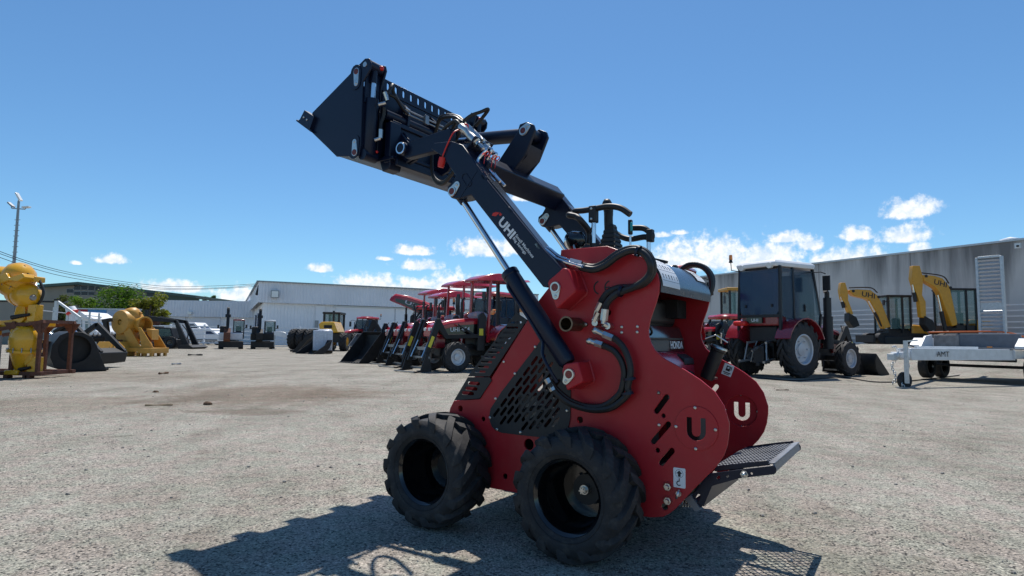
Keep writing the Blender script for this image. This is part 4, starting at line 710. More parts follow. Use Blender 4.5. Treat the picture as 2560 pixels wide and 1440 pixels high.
def yellow_cab_loader():
    t = thing('wheel_loader', 'yellow roofed loader cab showing behind the white roofed tractor', 'wheel loader', (11.982, 32.000, 0.000)); c = [(-0.362, 3.787), (0.496, 3.799), (0.464, 2.128), (-0.390, 2.116)]; x0, x1, z1, z0 = c[0][0], c[1][0], c[0][1], c[2][1]
    MB().box(((x0+x1)/2, .7, z1), (x1-x0+.2, 1.5, .16)).build('cab_roof', OCH, t, .04)
    for x in (x0+.06, x1-.06):
        for y in (.05, 1.35): MB().bar((x, y, .9), (x, y, z1), .1).build('cab_post', SATIN, t)
    for y in (.05, 1.35): MB().box(((x0+x1)/2, y, (z0+z1)/2), (x1-x0-.2, .03, z1-z0-.1)).build('window', GLASSC, t)
    MB().box(((x0+x1)/2, .7, 1.3), (x1-x0+.5, 1.5, .9)).build('body', YEL, t, .05); MB().tube([(x0, 0, z1-.3), (x0-.25, -.1, z1-.2), (x0-.28, -.1, z1-.4)], .02).box((x0-.28, -.1, z1-.6), (.06, .2, .4)).build('mirror', SATIN, t, .02)
    for x in (-.8, 1.2):
        for y in (0, 1.4): wheel(t, (x, y, .6), .6, .4, .3, -1 if y < .5 else 1, 14, YEL)
yellow_cab_loader()
# ------------------------------------------------------------------ cars by the back fence
def van(label, loc, rz, L_, W_, H_, slope, nm, cat, g=None):
    t = thing(nm, label, cat, loc, rz, g); z0 = .3; m = WHT
    body = [(-L_/2, z0), (-L_/2, H_-.1), (-L_/2+.15, H_), (L_*.12, H_), (L_*.12+slope*.55, H_*.62), (L_/2-.1, H_*.5), (L_/2, H_*.4), (L_/2, z0)]
    MB().prism(body, -W_/2, W_/2).build('body', m, t, .06)
    for s in (1, -1):
        MB().prism([(L_*.02, H_*.6), (L_*.02, H_-.18), (L_*.11, H_-.18), (L_*.12+slope*.42, H_*.62)], s*W_/2, s*(W_/2+.012)).build('side_window', GLASS, t); MB().box((-L_*.05, s*(W_/2+.015), z0+.18), (L_*.8, .03, .14)).build('rubbing_strip', SATIN, t)
        for x in (-L_*.3, L_*.32): wheel(t, (x, s*(W_/2-.1), .33), .33, .2, .2, s, 0, RIM)
    p, q = (L_*.12+.03, H_-.08), (L_*.12+slope*.52, H_*.65)
    MB().add([(p[0]+.02, -W_*.42, p[1]), (p[0]+.02, W_*.42, p[1]), (q[0]+.02, W_*.42, q[1]), (q[0]+.02, -W_*.42, q[1])], [(0, 1, 2, 3)]).build('windscreen', GLASS, t)
    for s in (1, -1): MB().box((L_/2-.02, s*W_*.36, H_*.42), (.08, .25, .14)).build('headlight', LAMPG, t)
    MB().box((L_/2, 0, z0+.1), (.1, W_*.9, .2)).build('bumper', SATIN, t)
    return t
van('white delivery van parked beyond the white rail fence', (-32.697, 62.000, 0.000), math.radians(-6), 5.0, 1.9, 2.15, 1.6, 'delivery_van', 'van')
van('small white car parked right of the delivery van', (-27.817, 56.000, 0.000), math.radians(-20), 4.2, 1.7, 1.5, 2.0, 'parked_car', 'car')
van('pale car behind the posts of the left wire fence', (-29.865, 46.000, 0.000), math.radians(10), 4.2, 1.7, 1.5, 1.8, 'parked_car', 'car')
# ------------------------------------------------------------------ machinery along the left edge
def stillage():
    t = thing('rusty_stillage', 'rusty steel stillage frame around the yellow blowers at far left', 'steel frame', (-10.462, 12.800, 0.000))
    P = [(-0.424, 1.014), (0.584, 1.198), (0.518, 0.089), (-0.041, -0.002), (-0.754, 0.890)]; zt0, zt1 = P[0][1], P[1][1]; x0, x1, xl = P[3][0], P[2][0], P[4][0]-.6
    MB().bar((xl, -.1, P[4][1]-.06), (P[1][0], -.1, zt1), .07).bar((xl, .8, P[4][1]-.06), (P[1][0], .8, zt1), .07).bar((P[1][0]-.05, -.1, zt1), (P[1][0]-.05, .8, zt1), .07).build('top_rail', RUST, t)
    MB().bar((xl, -.1, .1), (x1+.12, -.1, .1), .1, .08).bar((xl, .8, .1), (x1+.12, .8, .1), .1, .08).bar((x1, -.1, .1), (x1, .8, .1), .08).build('bottom_rail', RUST, t)
    for x in (x0, x1):
        for y in (-.1, .8):
            MB().bar((x, y, .1), (x, y, zt1-.02+(x1-x)*.02), .065).build('post', RUST, t); MB().prism([(x-.22, zt1-.03), (x, zt1-.3), (x+.18 if x == x1 else x+.22, zt1-.03)], y-.02, y+.02).build('gusset', RUST, t)
    for x in (x0-.05, x1-.15, x0+.35): MB().box((x, -.1, .035), (.09, .14, .07)).build('foot', RUST, t)
stillage()
def blower(label, root, top):
    t = thing('yellow_blower', label, 'blower', root, 0, 'yellow blowers stacked in the stillage')
    if top:
        MB().lathe([(.02, .40), (.16, .37), (.27, .27), (.31, .12), (.33, .0), (.33, -.14), (.26, -.28), (.12, -.36), (.01, -.38)], (-0.170, 0.000, 2.061), (.55, -.25, .75), 24).build('upper_shell', YEL, t, smooth=60)
        MB().lathe([(.01, .3), (.15, .27), (.24, .17), (.27, .0), (.27, -.35), (.2, -.45)], (0.061, 0.000, 1.755), (.85, -.45, -.2), 22).build('motor_shell', YEL, t, smooth=60)
        c0, ax0 = Vector((-0.170, 0.000, 2.061)), Vector((.55, -.25, .75)).normalized(); MB().lathe([(.325, -.02), (.352, -.02), (.352, .02), (.325, .02)], c0, ax0, 28).build('seam_flange', YEL, t); x0_, y0_, _ = frame(ax0)
        bb = MB()
        for k in range(14): q = c0+(x0_*math.cos(k*.449)+y0_*math.sin(k*.449))*.34; bb.cyl(q-ax0*.032, q+ax0*.034, .014, n=6)
        bb.build('flange_bolts', STEEL, t); c1, ax1 = Vector((0.061, 0.000, 1.755)), Vector((.85, -.45, -.2)).normalized(); MB().lathe([(.262, -.16), (.285, -.16), (.285, -.13), (.262, -.13)], c1, ax1, 24).build('motor_band', YEL, t); MB().cyl(c1+ax1*.28, c1+ax1*.33, .07, .05).build('end_cap', STEEL, t)
        MB().ball((-0.522, 0.000, 2.159), .3, 16, 10, (1.3, 1, .7)).build('inlet_shell', YEL, t, smooth=60)
        MB().prism([(-0.340, 2.041), (-0.070, 2.192), (-0.001, 2.089), (0.274, 2.188), (0.332, 2.102), (0.194, 2.014), (0.004, 2.029), (-0.263, 1.939)], -.42, -.1).build('flange', YEL, t, .015); MB().box((0.222, 0.000, 2.092), (.22, .3, .12)).build('junction_box', YEL, t, .02); MB().cyl((0.167, 0.000, 2.135), tuple(Vector((0.164, 0.000, 2.169))+V(0, -.16, .02)), .035).build('plug', DARK, t)
        MB().prism([(-0.072, 1.496), (0.105, 1.635), (0.152, 1.268), (0.044, 1.122), (-0.118, 1.222)], -.1, .2).build('neck', YEL, t, .02)
        MB().prism([(-0.457, 1.200), (-0.288, 1.220), (0.051, 1.250), (0.361, 1.203), (0.370, 1.093), (-0.442, 1.030)], -.05, .5).build('base', YEL, t, .02)
        o = MB().box((0.280, 0.000, 1.373), (.17, .22, .36)).build('pedestal', YEL, t, .01); MB().cyl(tuple(Vector((-0.122, 0.000, 1.273))+V(0, -.1, 0)), tuple(Vector((0.265, 0.000, 1.338))+V(0, -.14, 0)), .05, .03).build('shaft', SATIN, o)
        MB().tube(spline([(0.308, 0.000, 2.085), (0.389, 0.000, 1.931), (0.418, 0.000, 1.785), (0.347, 0.000, 1.596), (0.131, 0.000, 1.524)], 8), .028).build('cable', HOSE, t)
        c = [(-0.466, 0.000, 1.713), (.34, .4, .74)]
    else:
        MB().lathe([(.001, .46), (.17, .44), (.27, .3), (.29, .12), (.27, -.02), (.31, -.04), (.31, -.09), (.25, -.1), (.2, -.3), (.13, -.5), (.12, -.58)], (0.117, 0.000, 0.648), (.12, -.1, 1), 24).build('cone_shell', YEL, t, smooth=50)
        cb = MB()
        for k in range(12): q = Vector((0.117, 0.000, 0.648))+V(.295*math.cos(k*.5236), .295*math.sin(k*.5236), -.065); cb.cyl(q-V(0, 0, .05), q+V(0, 0, .05), .013, n=6)
        cb.build('flange_bolts', STEEL, t); MB().prism([(0.201, 0.447), (0.380, 0.550), (0.376, 0.382), (0.234, 0.254)], -.12, .1).build('drain_flange', YEL, t, .01)
        MB().box((0.028, 0.000, 0.901), (.3, .3, .28)).build('motor_housing', YEL, t, .05); MB().box((0.016, 0.000, 0.124), (.28, .4, .1)).build('foot_plate', YEL, t, .02)
        o = MB().box((0.369, 0.000, 0.264), (.18, .22, .36)).build('pedestal', YEL, t, .01); MB().cyl(tuple(Vector((0.122, 0.000, 0.176))+V(0, -.1, 0)), tuple(Vector((0.372, 0.000, 0.230))+V(0, -.14, 0)), .045, .03).build('shaft', SATIN, o)
        MB().prism([(-0.501, 1.115), (-0.399, 1.116), (-0.371, 0.794), (-0.473, 0.792)], -.2, .0).build('bracket', YEL, t, .02); MB().tube(spline([(0.242, 0.000, 0.989), (0.405, 0.000, 0.872), (0.466, 0.000, 0.636), (0.420, 0.000, 0.467)], 6), .018).build('cable', HOSE, t)
        c = [(-0.252, 0.000, 0.491), (.2, .4, .8)]
    o = MB().box(tuple(Vector(c[0])+V(0, -.45, 0)), c[1]).build('control_box', mat('cabinet_grey', (.33, .36, .4), .45), t, .02); cx, cy, cz = c[0]
    for i in range(5):
        for j in range(3 if top else 2): MB().box((cx+(-.12 if top else -.05)+j*.1, cy-.66, cz+c[1][2]/2-.12-i*.1), (.05, .02, .02)).build('vent_slot', DARK, o)
    MB().box((cx+.1, cy-.67, cz-.1), (.09, .05, .04)).build('latch', DARK, o)
blower('upper yellow blower with the round domed casing on top of the rusty stillage', (-10.445, 12.800, 0.000), True)
blower('lower yellow blower with the cone shaped casing inside the rusty stillage', (-10.445, 12.800, 0.000), False)
def rock_bucket():
    t = thing('rock_bucket', 'large black barrel shaped bucket lying beside the rusty stillage', 'bucket', (-10.844, 14.945, 0.000), math.radians(45))
    pr = [(.72, .02), (.56, .4), (.47, .66), (.36, .86), (.16, .98), (-.1, 1.0), (-.3, .9), (-.44, .66), (-.46, .36), (-.36, .12), (-.12, .02)]
    # long axis along local y; the open mouth faces local +x
    MB().strip([(a, b) for a, b in pr], .0, 1.55, .03).build('shell', STEELB, t)
    MB().prism(pr, 1.55, 1.58).build('end_plate', STEELB, t); ring = [(a*.97, b*.97+.015) for a, b in pr]
    link('end_plate', plate_mesh('end_plate', pr, [[(.02+.34*math.cos(q), .56+.34*math.sin(q)) for q in [2*PI*i/20 for i in range(20)]]], .03, STEELB, .004), t, loc=(0, -.01, 0)); MB().prism(pr, .16, .18).build('inner_plate', STEELB, t)
    MB().bar((.72, 0, .05), (.72, 1.5, .05), .09, .05).build('cutting_edge', STEELB, t)
    for y in (.5, 1.0): MB().prism([(-.46, .3), (-.62, .5), (-.62, .8), (-.4, .75)], y-.03, y+.03).build('hitch_ear', STEELB, t, .01)
rock_bucket()
def left_loader_arm():
    t = thing('folded_loader', 'black folded loader arm with shiny cylinders behind the barrel bucket', 'loader arm', (-11.762, 16.500, 0.000))
    for y in (-.1, .9):
        MB().prism([(-0.745, 0.892), (-0.290, 1.249), (-0.203, 1.272), (-0.175, 1.185), (-0.611, 0.850)], y-.06, y+.06).build('upper_arm', STEELB, t, .01); MB().prism([(-0.268, 1.249), (-0.181, 1.261), (0.644, 0.475), (0.585, 0.387), (-0.256, 1.096)], y-.06, y+.06).build('lower_arm', STEELB, t, .01)
    a, b = (-0.192, 0.000, 1.119), (0.537, 0.000, 0.451); MB().cyl((a[0], -.2, a[2]), (b[0], -.2, b[2]), .045).build('cylinder_rod', CHR, t); a, b = (-0.621, 0.000, 0.981), (-0.329, 0.000, 1.183); MB().cyl((a[0], -.2, a[2]), (b[0], -.2, b[2]), .055).build('cylinder', SATIN, t)
    a, b = (-1.188, 0.000, 1.215), (-0.691, 0.000, 0.893); MB().cyl((a[0], -.2, a[2]), (b[0], -.2, b[2]), .05).build('cylinder_rod', CHR, t)
    MB().prism([(-0.056, 0.172), (0.021, 0.466), (0.398, 0.558), (0.647, 0.431), (0.591, 0.148), (0.267, 0.100)], -.3, 1.0).build('bucket_block', STEELB, t, .02)
    for k in range(4): a = (0.425, 0.000, 0.178); b = (0.652, 0.000, 0.366); MB().tube(spline([(b[0]-.1*k, -.35, b[2]), (b[0]+.08, -.42-.03*k, b[2]-.1), (b[0]+.05-.04*k, -.4, a[2]+.02), (a[0]-.05*k, -.38, a[2]-.02)], 6), .014).build('hydraulic_hose', HOSE, t)
    MB().tube(spline([(-0.702, 0.000, 0.893), (-0.624, 0.000, 1.025), (-0.476, 0.000, 1.093), (-0.422, 0.000, 0.962)], 6), .016).build('hydraulic_hose', HOSE, t)
left_loader_arm()
def roller():
    t = thing('ribbed_roller', 'black ribbed auger drum lying between the loader arm and the yellow blower fan', 'roller', (-18.557, 27.500, 0.000)); a, b = (-0.743, 0.000, 0.693), (0.892, 0.000, 0.843); A, B = Vector((a[0], -.3, a[2])), Vector((b[0], .7, b[2])); d = B-A
    MB().cyl(A, B, .17, n=18).build('drum', STEELB, t)
    for k in range(12): p = A+d*(k/11); MB().lathe([(.17, -.012), (.25, -.02), (.25, .02), (.17, .012)], p, d, 20).build('rib', STEELB, t)
    MB().cyl(A-d.normalized()*.1, A, .06).build('stub_shaft', OCH, t)
    t = thing('tee_post', 'black tee shaped steel post leaning behind the ribbed drum', 'post', (-17.067, 25.500, 0.000)); P = [(0.041, 0.878), (-0.172, 1.485), (-0.289, 1.466), (0.079, 1.539)]; MB().bar((P[0][0]+.1, 0, 0), (P[1][0], 0, P[1][1]), .16).build('post', STEELB, t); MB().bar((P[2][0], 0, P[2][1]), (P[3][0], 0, P[3][1]), .15).build('head', STEELB, t, .01)
roller()
def yellow_tray():
    t = thing('yellow_hopper', 'low ochre yellow hopper box on the ground left of the blower fan', 'hopper', (-16.597, 25.300, 0.000)); P = [(-0.478, 0.608), (0.328, 0.619), (0.521, 0.237), (-0.585, 0.222)]; Q = [(-0.552, 0.223), (0.471, 0.237), (0.456, -0.031), (-0.466, -0.043)]
    n = MB(); vs = [(P[3][0], -.6, P[3][1]), (P[2][0], -.6, P[2][1]), (P[2][0], .6, P[2][1]), (P[3][0], .6, P[3][1]), (P[0][0], -.35, P[0][1]), (P[1][0], -.35, P[1][1]), (P[1][0], .35, P[0][1]), (P[0][0], .35, P[0][1])]
    n.add(vs, [(0, 1, 5, 4), (1, 2, 6, 5), (2, 3, 7, 6), (3, 0, 4, 7), (4, 5, 6, 7), (3, 2, 1, 0)]).build('hood', OCH, t, .01)
    for u in (.68, .84): x0 = P[3][0]+(P[2][0]-P[3][0])*u; x1 = P[0][0]+(P[1][0]-P[0][0])*u; MB().bar((x0, -.62, P[3][1]), (x1, -.37, P[0][1]), .03, .05).build('stiffener', OCH, t)
    MB().box(((P[2][0]+P[3][0])/2, 0, P[3][1]), (P[2][0]-P[3][0]+.06, 1.3, .05)).build('flange', OCH, t); MB().box(((Q[0][0]+Q[1][0])/2, 0, Q[0][1]/2), (Q[1][0]-Q[0][0], 1.1, Q[0][1])).build('base', OCH, t, .01); MB().box((0, 0, P[0][1]+.04), (.35, .3, .1)).build('spigot', RUST, t)
yellow_tray()
def fan():
    t = thing('blower_fan', 'big ochre yellow centrifugal fan on a braced base frame', 'industrial fan', (-16.075, 26.000, 0.000)); c = (-0.493, 0.000, 1.439); r = .52
    MB().lathe([(.12, -.42), (r*.95, -.42), (r, -.36), (r, .3), (r*.95, .36), (.12, .36)], c, (.35, 1, 0), 26).build('casing', OCH, t); MB().prism([(-0.846, 1.538), (-0.808, 0.469), (-0.493, 0.405), (-0.120, 0.513), (-0.095, 1.445)], -.3, .28).build('scroll', OCH, t, .02)
    MB().lathe([(.001, .37), (.2, .34), (.32, .22), (.36, .05), (.36, -.3)], (-0.373, 0.000, 1.718), (-.15, -.2, 1), 22).build('outlet_dome', OCH, t, smooth=60)
    MB().lathe([(.3, -.3), (.33, -.3), (.33, .22), (.37, .22), (.37, .27), (.3, .27)], (0.033, 0.000, 1.343), (.9, -.35, 0), 22).build('inlet_collar', OCH, t); MB().bar((-0.359, 0.000, 1.510), (-0.182, 0.000, 1.964), .08, .5).build('rib_plate', OCH, t)
    for y in (-.45, .45): MB().prism([(-0.389, 1.441), (-0.283, 1.408), (0.428, 0.315), (0.434, 0.229), (-0.014, 0.223), (-0.396, 1.026)], y-.02, y+.02).build('gusset', OCH, t)
    MB().prism([(0.212, 1.242), (0.318, 1.209), (0.889, 0.390), (0.898, 0.252), (0.415, 0.246)], -.45, -.41).build('gusset', OCH, t); MB().prism([(0.212, 1.242), (0.318, 1.209), (0.889, 0.390), (0.898, 0.252), (0.415, 0.246)], .5, .54).build('gusset', OCH, t); MB().prism([(0.390, 1.175), (0.651, 1.144), (0.663, 0.696), (0.457, 0.934)], -.2, .3).build('motor_bracket', OCH, t, .01)
    MB().box((0.344, 0.000, 0.279), (1.2, 1.3, .16)).build('base_frame', OCH, t, .01); MB().box((0.658, 0.000, 0.232), (.55, 1.35, .2)).build('base_pad', OCH, t, .01)
    for px in ((-0.469, 0.000, 0.062), (-0.090, 0.000, 0.067), (0.323, 0.000, 0.073), (0.599, 0.000, 0.077), (0.872, 0.000, 0.115)):
        for y in (-.5, .5): MB().box((px[0], y, .09), (.1, .12, .18)).build('foot', OCH, t)
    MB().cyl((0.064, 0.000, 0.860), (0.589, 0.000, 0.764), .16).build('motor', RUST, t)
fan()
def black_loader():
    t = thing('black_loader', 'black loader with raised arms and a teal windowed cab left of the compact excavators', 'loader', (-22.376, 40.000, 0.000))
    for y in (-.5, .7):
        MB().prism([(-1.698, 2.055), (-1.490, 2.137), (0.338, 1.896), (0.351, 1.683), (-1.630, 1.816)], y-.08, y+.08).build('upper_arm', STEELB, t, .01); MB().prism([(0.181, 1.841), (0.393, 1.870), (1.348, 0.106), (1.149, -0.108), (0.865, 0.205)], y-.08, y+.08).build('lower_arm', STEELB, t, .01)
    MB().prism([(0.755, 0.256), (1.445, 0.266), (1.720, 0.111), (1.152, -0.161), (0.727, -0.167)], -.9, 1.1).build('bucket', STEELB, t, .01); P = [(-1.676, 2.535), (-1.548, 0.542)]; MB().bar((P[0][0], -.5, .3), (P[0][0], -.5, P[0][1]), .18).build('mast', STEELB, t)
    MB().prism([(-1.365, 0.598), (0.414, 0.622), (0.449, 0.041), (-1.328, 0.016)], -.7, .9).build('chassis', SATIN, t, .05); MB().prism([(-1.017, 1.399), (0.051, 1.360), (0.252, 0.673), (-1.179, 0.600)], -.6, .8).build('cab_body', SATIN, t, .03)
    MB().prism([(-0.851, 1.295), (0.002, 1.280), (0.136, 0.831), (-0.871, 0.764)], -.63, -.6).build('window', GLASSC, t); MB().box((-1.357, 0.000, 1.713), (.45, .4, .4)).build('hydraulic_block', RUST, t, .05)
    for px in ((-0.990, 0.000, 0.127), (0.125, 0.000, 0.142)):
        for y in (-.7, .8): wheel(t, (px[0], y, .4), .4, .3, .22, -1 if y < 0 else 1, 12, GLOSS)
    a = (0.880, 0.000, 0.841); MB().tube(spline([(0.464, 0.000, 1.579), (0.750, 0.000, 1.237), (0.877, 0.000, 0.894), (0.789, 0.000, 0.575)], 5), .035).build('hydraulic_hose', HOSE, t)
black_loader()
def white_truck():
    t = thing('white_truck', 'white truck cab with a curved roof behind the left wire fence', 'truck', (-21.285, 30.000, 0.000)); m = WHT
    MB().prism([(-0.687, 0.675), (-0.716, 1.591), (-0.588, 2.012), (-0.203, 1.958), (0.145, 1.842), (0.379, 1.646), (0.285, 1.565), (0.391, 1.207), (0.562, 1.050), (0.588, 0.692)], .0, 1.8).build('cab', m, t, .05); MB().prism([(-0.476, 1.594), (-0.177, 1.598), (-0.150, 1.239), (-0.449, 1.235)], -.03, .0).build('side_window', GLASSC, t)
    MB().prism([(0.007, 1.541), (0.251, 1.484), (0.334, 1.166), (0.035, 1.162)], -.03, .0).build('windscreen', GLASSC, t); MB().prism([(-0.629, 2.032), (-0.186, 1.998), (0.318, 1.665), (0.163, 1.603), (-0.288, 1.756)], -.1, 1.9).build('sun_visor', m, t, .03)
    for px in ((-0.414, 0.000, 0.758), (0.383, 0.000, 0.769)): wheel(t, (px[0], .1, .4), .4, .25, .25, -1, 0, RIM)
white_truck()
# ------------------------------------------------------------------ plant trailer at the right
def trailer():
    t = thing('plant_trailer', 'white galvanised plant trailer with its drawbar pointing at the camera at right', 'trailer', (12.75, 16.3, 0), math.radians(213.5)); WM = mat('trailer_white', (.62, .64, .66), .4, .15, var=.1, dirt=.12)
    for s in (1, -1):
        MB().bar((1.0, s*.98, .74), (4.47, s*.12, .74), .08, .27, (0, 0, 1)).build('drawbar_beam', WM, t, .01); MB().bar((-2.6, s*1.0, .74), (1.1, s*1.0, .74), .08, .2, (0, 0, 1)).build('chassis_rail', WM, t, .01)
        MB().prism([(-1.15, .95), (-1.0, 1.15), (.75, 1.15), (1.05, .95), (1.05, .88), (-1.15, .88)], s*1.02, s*1.34).build('mudguard', WHT, t, .01)
        for x in (.4, -.5): wheel(t, (x, s*1.18, .36), .36, .24, .2, s, 0, GLOSS)
    MB().box((-.6, 0, .88), (3.6, 2.0, .05)).build('deck', GREYS, t)
    MB().box((.4, .15, 1.06), (.05, 1.66, .42)).build('headboard', mat('headboard_grey', (.16, .17, .19), .6, var=.15), t, .01); MB().box((.44, -.66, 1.05), (.06, .6, .38)).build('side_sheet', mat('weathered_sheet', (.30, .27, .25), .6, var=.25, scale=8), t, .01)
    MB().prism([(.5, .86), (1.3, .86), (.9, 1.2), (.5, 1.24)], -1.02, -.97).build('front_gusset', WHT, t)
    MB().bar((2.1, .6, .9), (4.12, .1, .9), .06).build('conduit', WHT, t)
    MB().box((4.57, 0, .72), (.5, .26, .14)).build('coupling_plate', WHT, t, .01); MB().cyl((4.67, 0, .72), (5.02, 0, .68), .07, .09).box((5.02, 0, .68), (.2, .14, .14)).tube([(4.72, 0, .8), (4.87, 0, .92), (5.02, 0, .9)], .02).build('coupling', GALV, t, .01)
    o = MB().bar((4.84, .2, .1), (4.84, .2, 1.05), .07).bar((4.84, .2, 1.03), (4.62, .35, 1.06), .03).build('jockey_stand', GALV, t); MB().lathe([(.02, -.04), (.15, -.05), (.19, -.03), (.19, .03), (.15, .05), (.02, .04)], (4.77, .12, .16), (.3, 1, 0), 18).build('jockey_wheel', RUB, o); MB().bar((4.84, .2, .22), (4.77, .08, .16), .03).build('fork', GALV, o)
    MB().box((4.82, .15, .01), (.4, .25, .02)).build('ground_plate', STEEL, t)
    text('lettering', 'AMT', (3.72, .37, .69), (-.42, .095, 0), (0, 0, .12), INK, t, .0)
    MB().cyl((.9, -1.0, .6), (.9, 1.0, .6), .05).cyl((-.05, -1.1, .4), (-.05, 1.1, .4), .04).build('axle', SATIN, t); MB().tube(spline([(4.62, .1, .85), (4.32, .05, .95), (4.02, .0, .92), (3.72, 0, .85)], 6), .014).build('brake_cable', HOSE, t)
    for s, n, zt in ((1, 14, .12), (-1, 13, .1)):
        lm = MB().lathe([(.035+.011*math.cos(a), .011*math.sin(a)) for a in [i*PI/3 for i in range(7)]], (0, 0, 0), (0, 1, 0), 10).mesh('chain_link', GALV); ch = MB().cyl((4.57, s*.14, .62), (4.57, s*.14, .68), .02).build('safety_chain', GALV, t)
        for k in range(n):
            l = link('chain_link', lm, ch, loc=(4.57+.25*(k/n)+(.12 if s > 0 else -.02), s*.14+s*.06*math.sin(k*.5), .62-.045*k if .62-.045*k > .03 else .03), rot=(0, 0, PI/2*(k % 2)+.3)); l.scale = (.7, 1, 1.0)
    # upright loading ramp with its slats
    r = MB()
    RX, RW, RY = -.58, .56, -.2; r.box((RX, RY, 2.12), (.12, .06, 2.6)).box((RX, RY+RW, 2.12), (.12, .06, 2.6)).box((RX, RY+RW/2, 3.42), (.1, RW-.06, .06)); rp = r.build('ramp', GALV, t, .005)
    sl = MB().box((0, 0, 0), (.09, RW-.06, .05), Matrix.Rotation(.6, 3, 'Y')).mesh('slat', GALV)
    for k in range(24):
        if k not in (10, 11): link('slat', sl, rp, loc=(RX, RY+RW/2, .95+k*.104))
    MB().box((RX, RY+RW/2, .95+10.5*.104), (.03, RW-.06, .2)).build('ramp_plate', GALV, rp)
    MB().tube(spline([(.9, -.9, 1.3), (.2, -.2, 1.33), (-.6, .4, 1.32), (-1.2, .8, 1.1), (-1.2, .95, .95)], 6), .02).build('ratchet_strap', ORG, t)
    MB().box((1.15, .55, .9), (.06, .1, .08)).build('marker_lamp', AMBER, t)
trailer()
# ------------------------------------------------------------------ debris lying on the yard
def clod(label, loc, s, m, cat='clod', nm='clod', seed=1):
    rnd = random.Random(seed); b = MB().ball((0, 0, 0), 1, 9, 6); b.v = [tuple(Vector(q)*(.75+.45*rnd.random())) for q in b.v]; b.v = [(x*s[0], y*s[1], max(-.2, z)*s[2]) for x, y, z in b.v]
    o = b.build(nm, m, smooth=0); o.location = loc; tag(o, label, cat); return o
EARTH = mat('brown_earth', (.12, .07, .04), .95, var=.4, scale=30, bump=.6, bscale=60)
clod('brown lump of broken wood or rock lying alone on the gravel at left', (-4.193, 8.434, 0.000), (.062, .05, .05), EARTH, 'rock', 'rock', 4)
clod('small dark clod on the brown stained gravel near the left machines', (-5.905, 10.089, 0.000), (.05, .04, .03), EARTH, seed=5)
def stick(label, a, b, r, m, bend=.0):
    a, b = Vector(a)+V(0, 0, r*.8), Vector(b)+V(0, 0, r*.8); n = Vector((-(b-a).y, (b-a).x, 0)); pts = [a+(b-a)*i/6+n*bend*math.sin(i*1.7) for i in range(7)]
    tag(MB().tube(pts, [r*(.7+.3*math.cos(i*1.3)) for i in range(7)], 6).build('stick', m), label, 'stick')
stick('thin tan stick lying on the gravel left of the rock', (-4.930, 8.195, 0.000), (-4.603, 8.284, 0.000), .014, mat('dry_wood', (.34, .25, .15), .9, var=.3), .03)
stick('short dark stick lying flat behind the tan stick', (-8.434, 14.511, 0.000), (-8.413, 14.844, 0.000), .03, EARTH, .02)
stick('dark twisted scrap on the ground in front of the black loader', (-14.623, 27.308, 0.000), (-14.101, 27.560, 0.000), .045, DARK, .08)
stick('pale grey off-cut on the gravel right of the rusty stillage', (-10.689, 19.051, 0.000), (-10.589, 19.375, 0.000), .03, STEEL, .02)
stick('thin dark twig on the gravel behind the foot platform', (5.391, 12.281, 0.000), (5.662, 12.324, 0.000), .012, EARTH, .02)
tag(MB().tube(spline([(*p[:2], .015) for p in ((6.593, 16.522, 0.000), (7.197, 15.255, 0.000), (9.315, 17.099, 0.000), (9.212, 15.086, 0.000), (11.806, 16.940, 0.000), (18.041, 22.636, 0.000))], 8), .018, 6).build('cable', DARK), 'long dark cable lying on the ground under the trailer and tractor', 'cable')
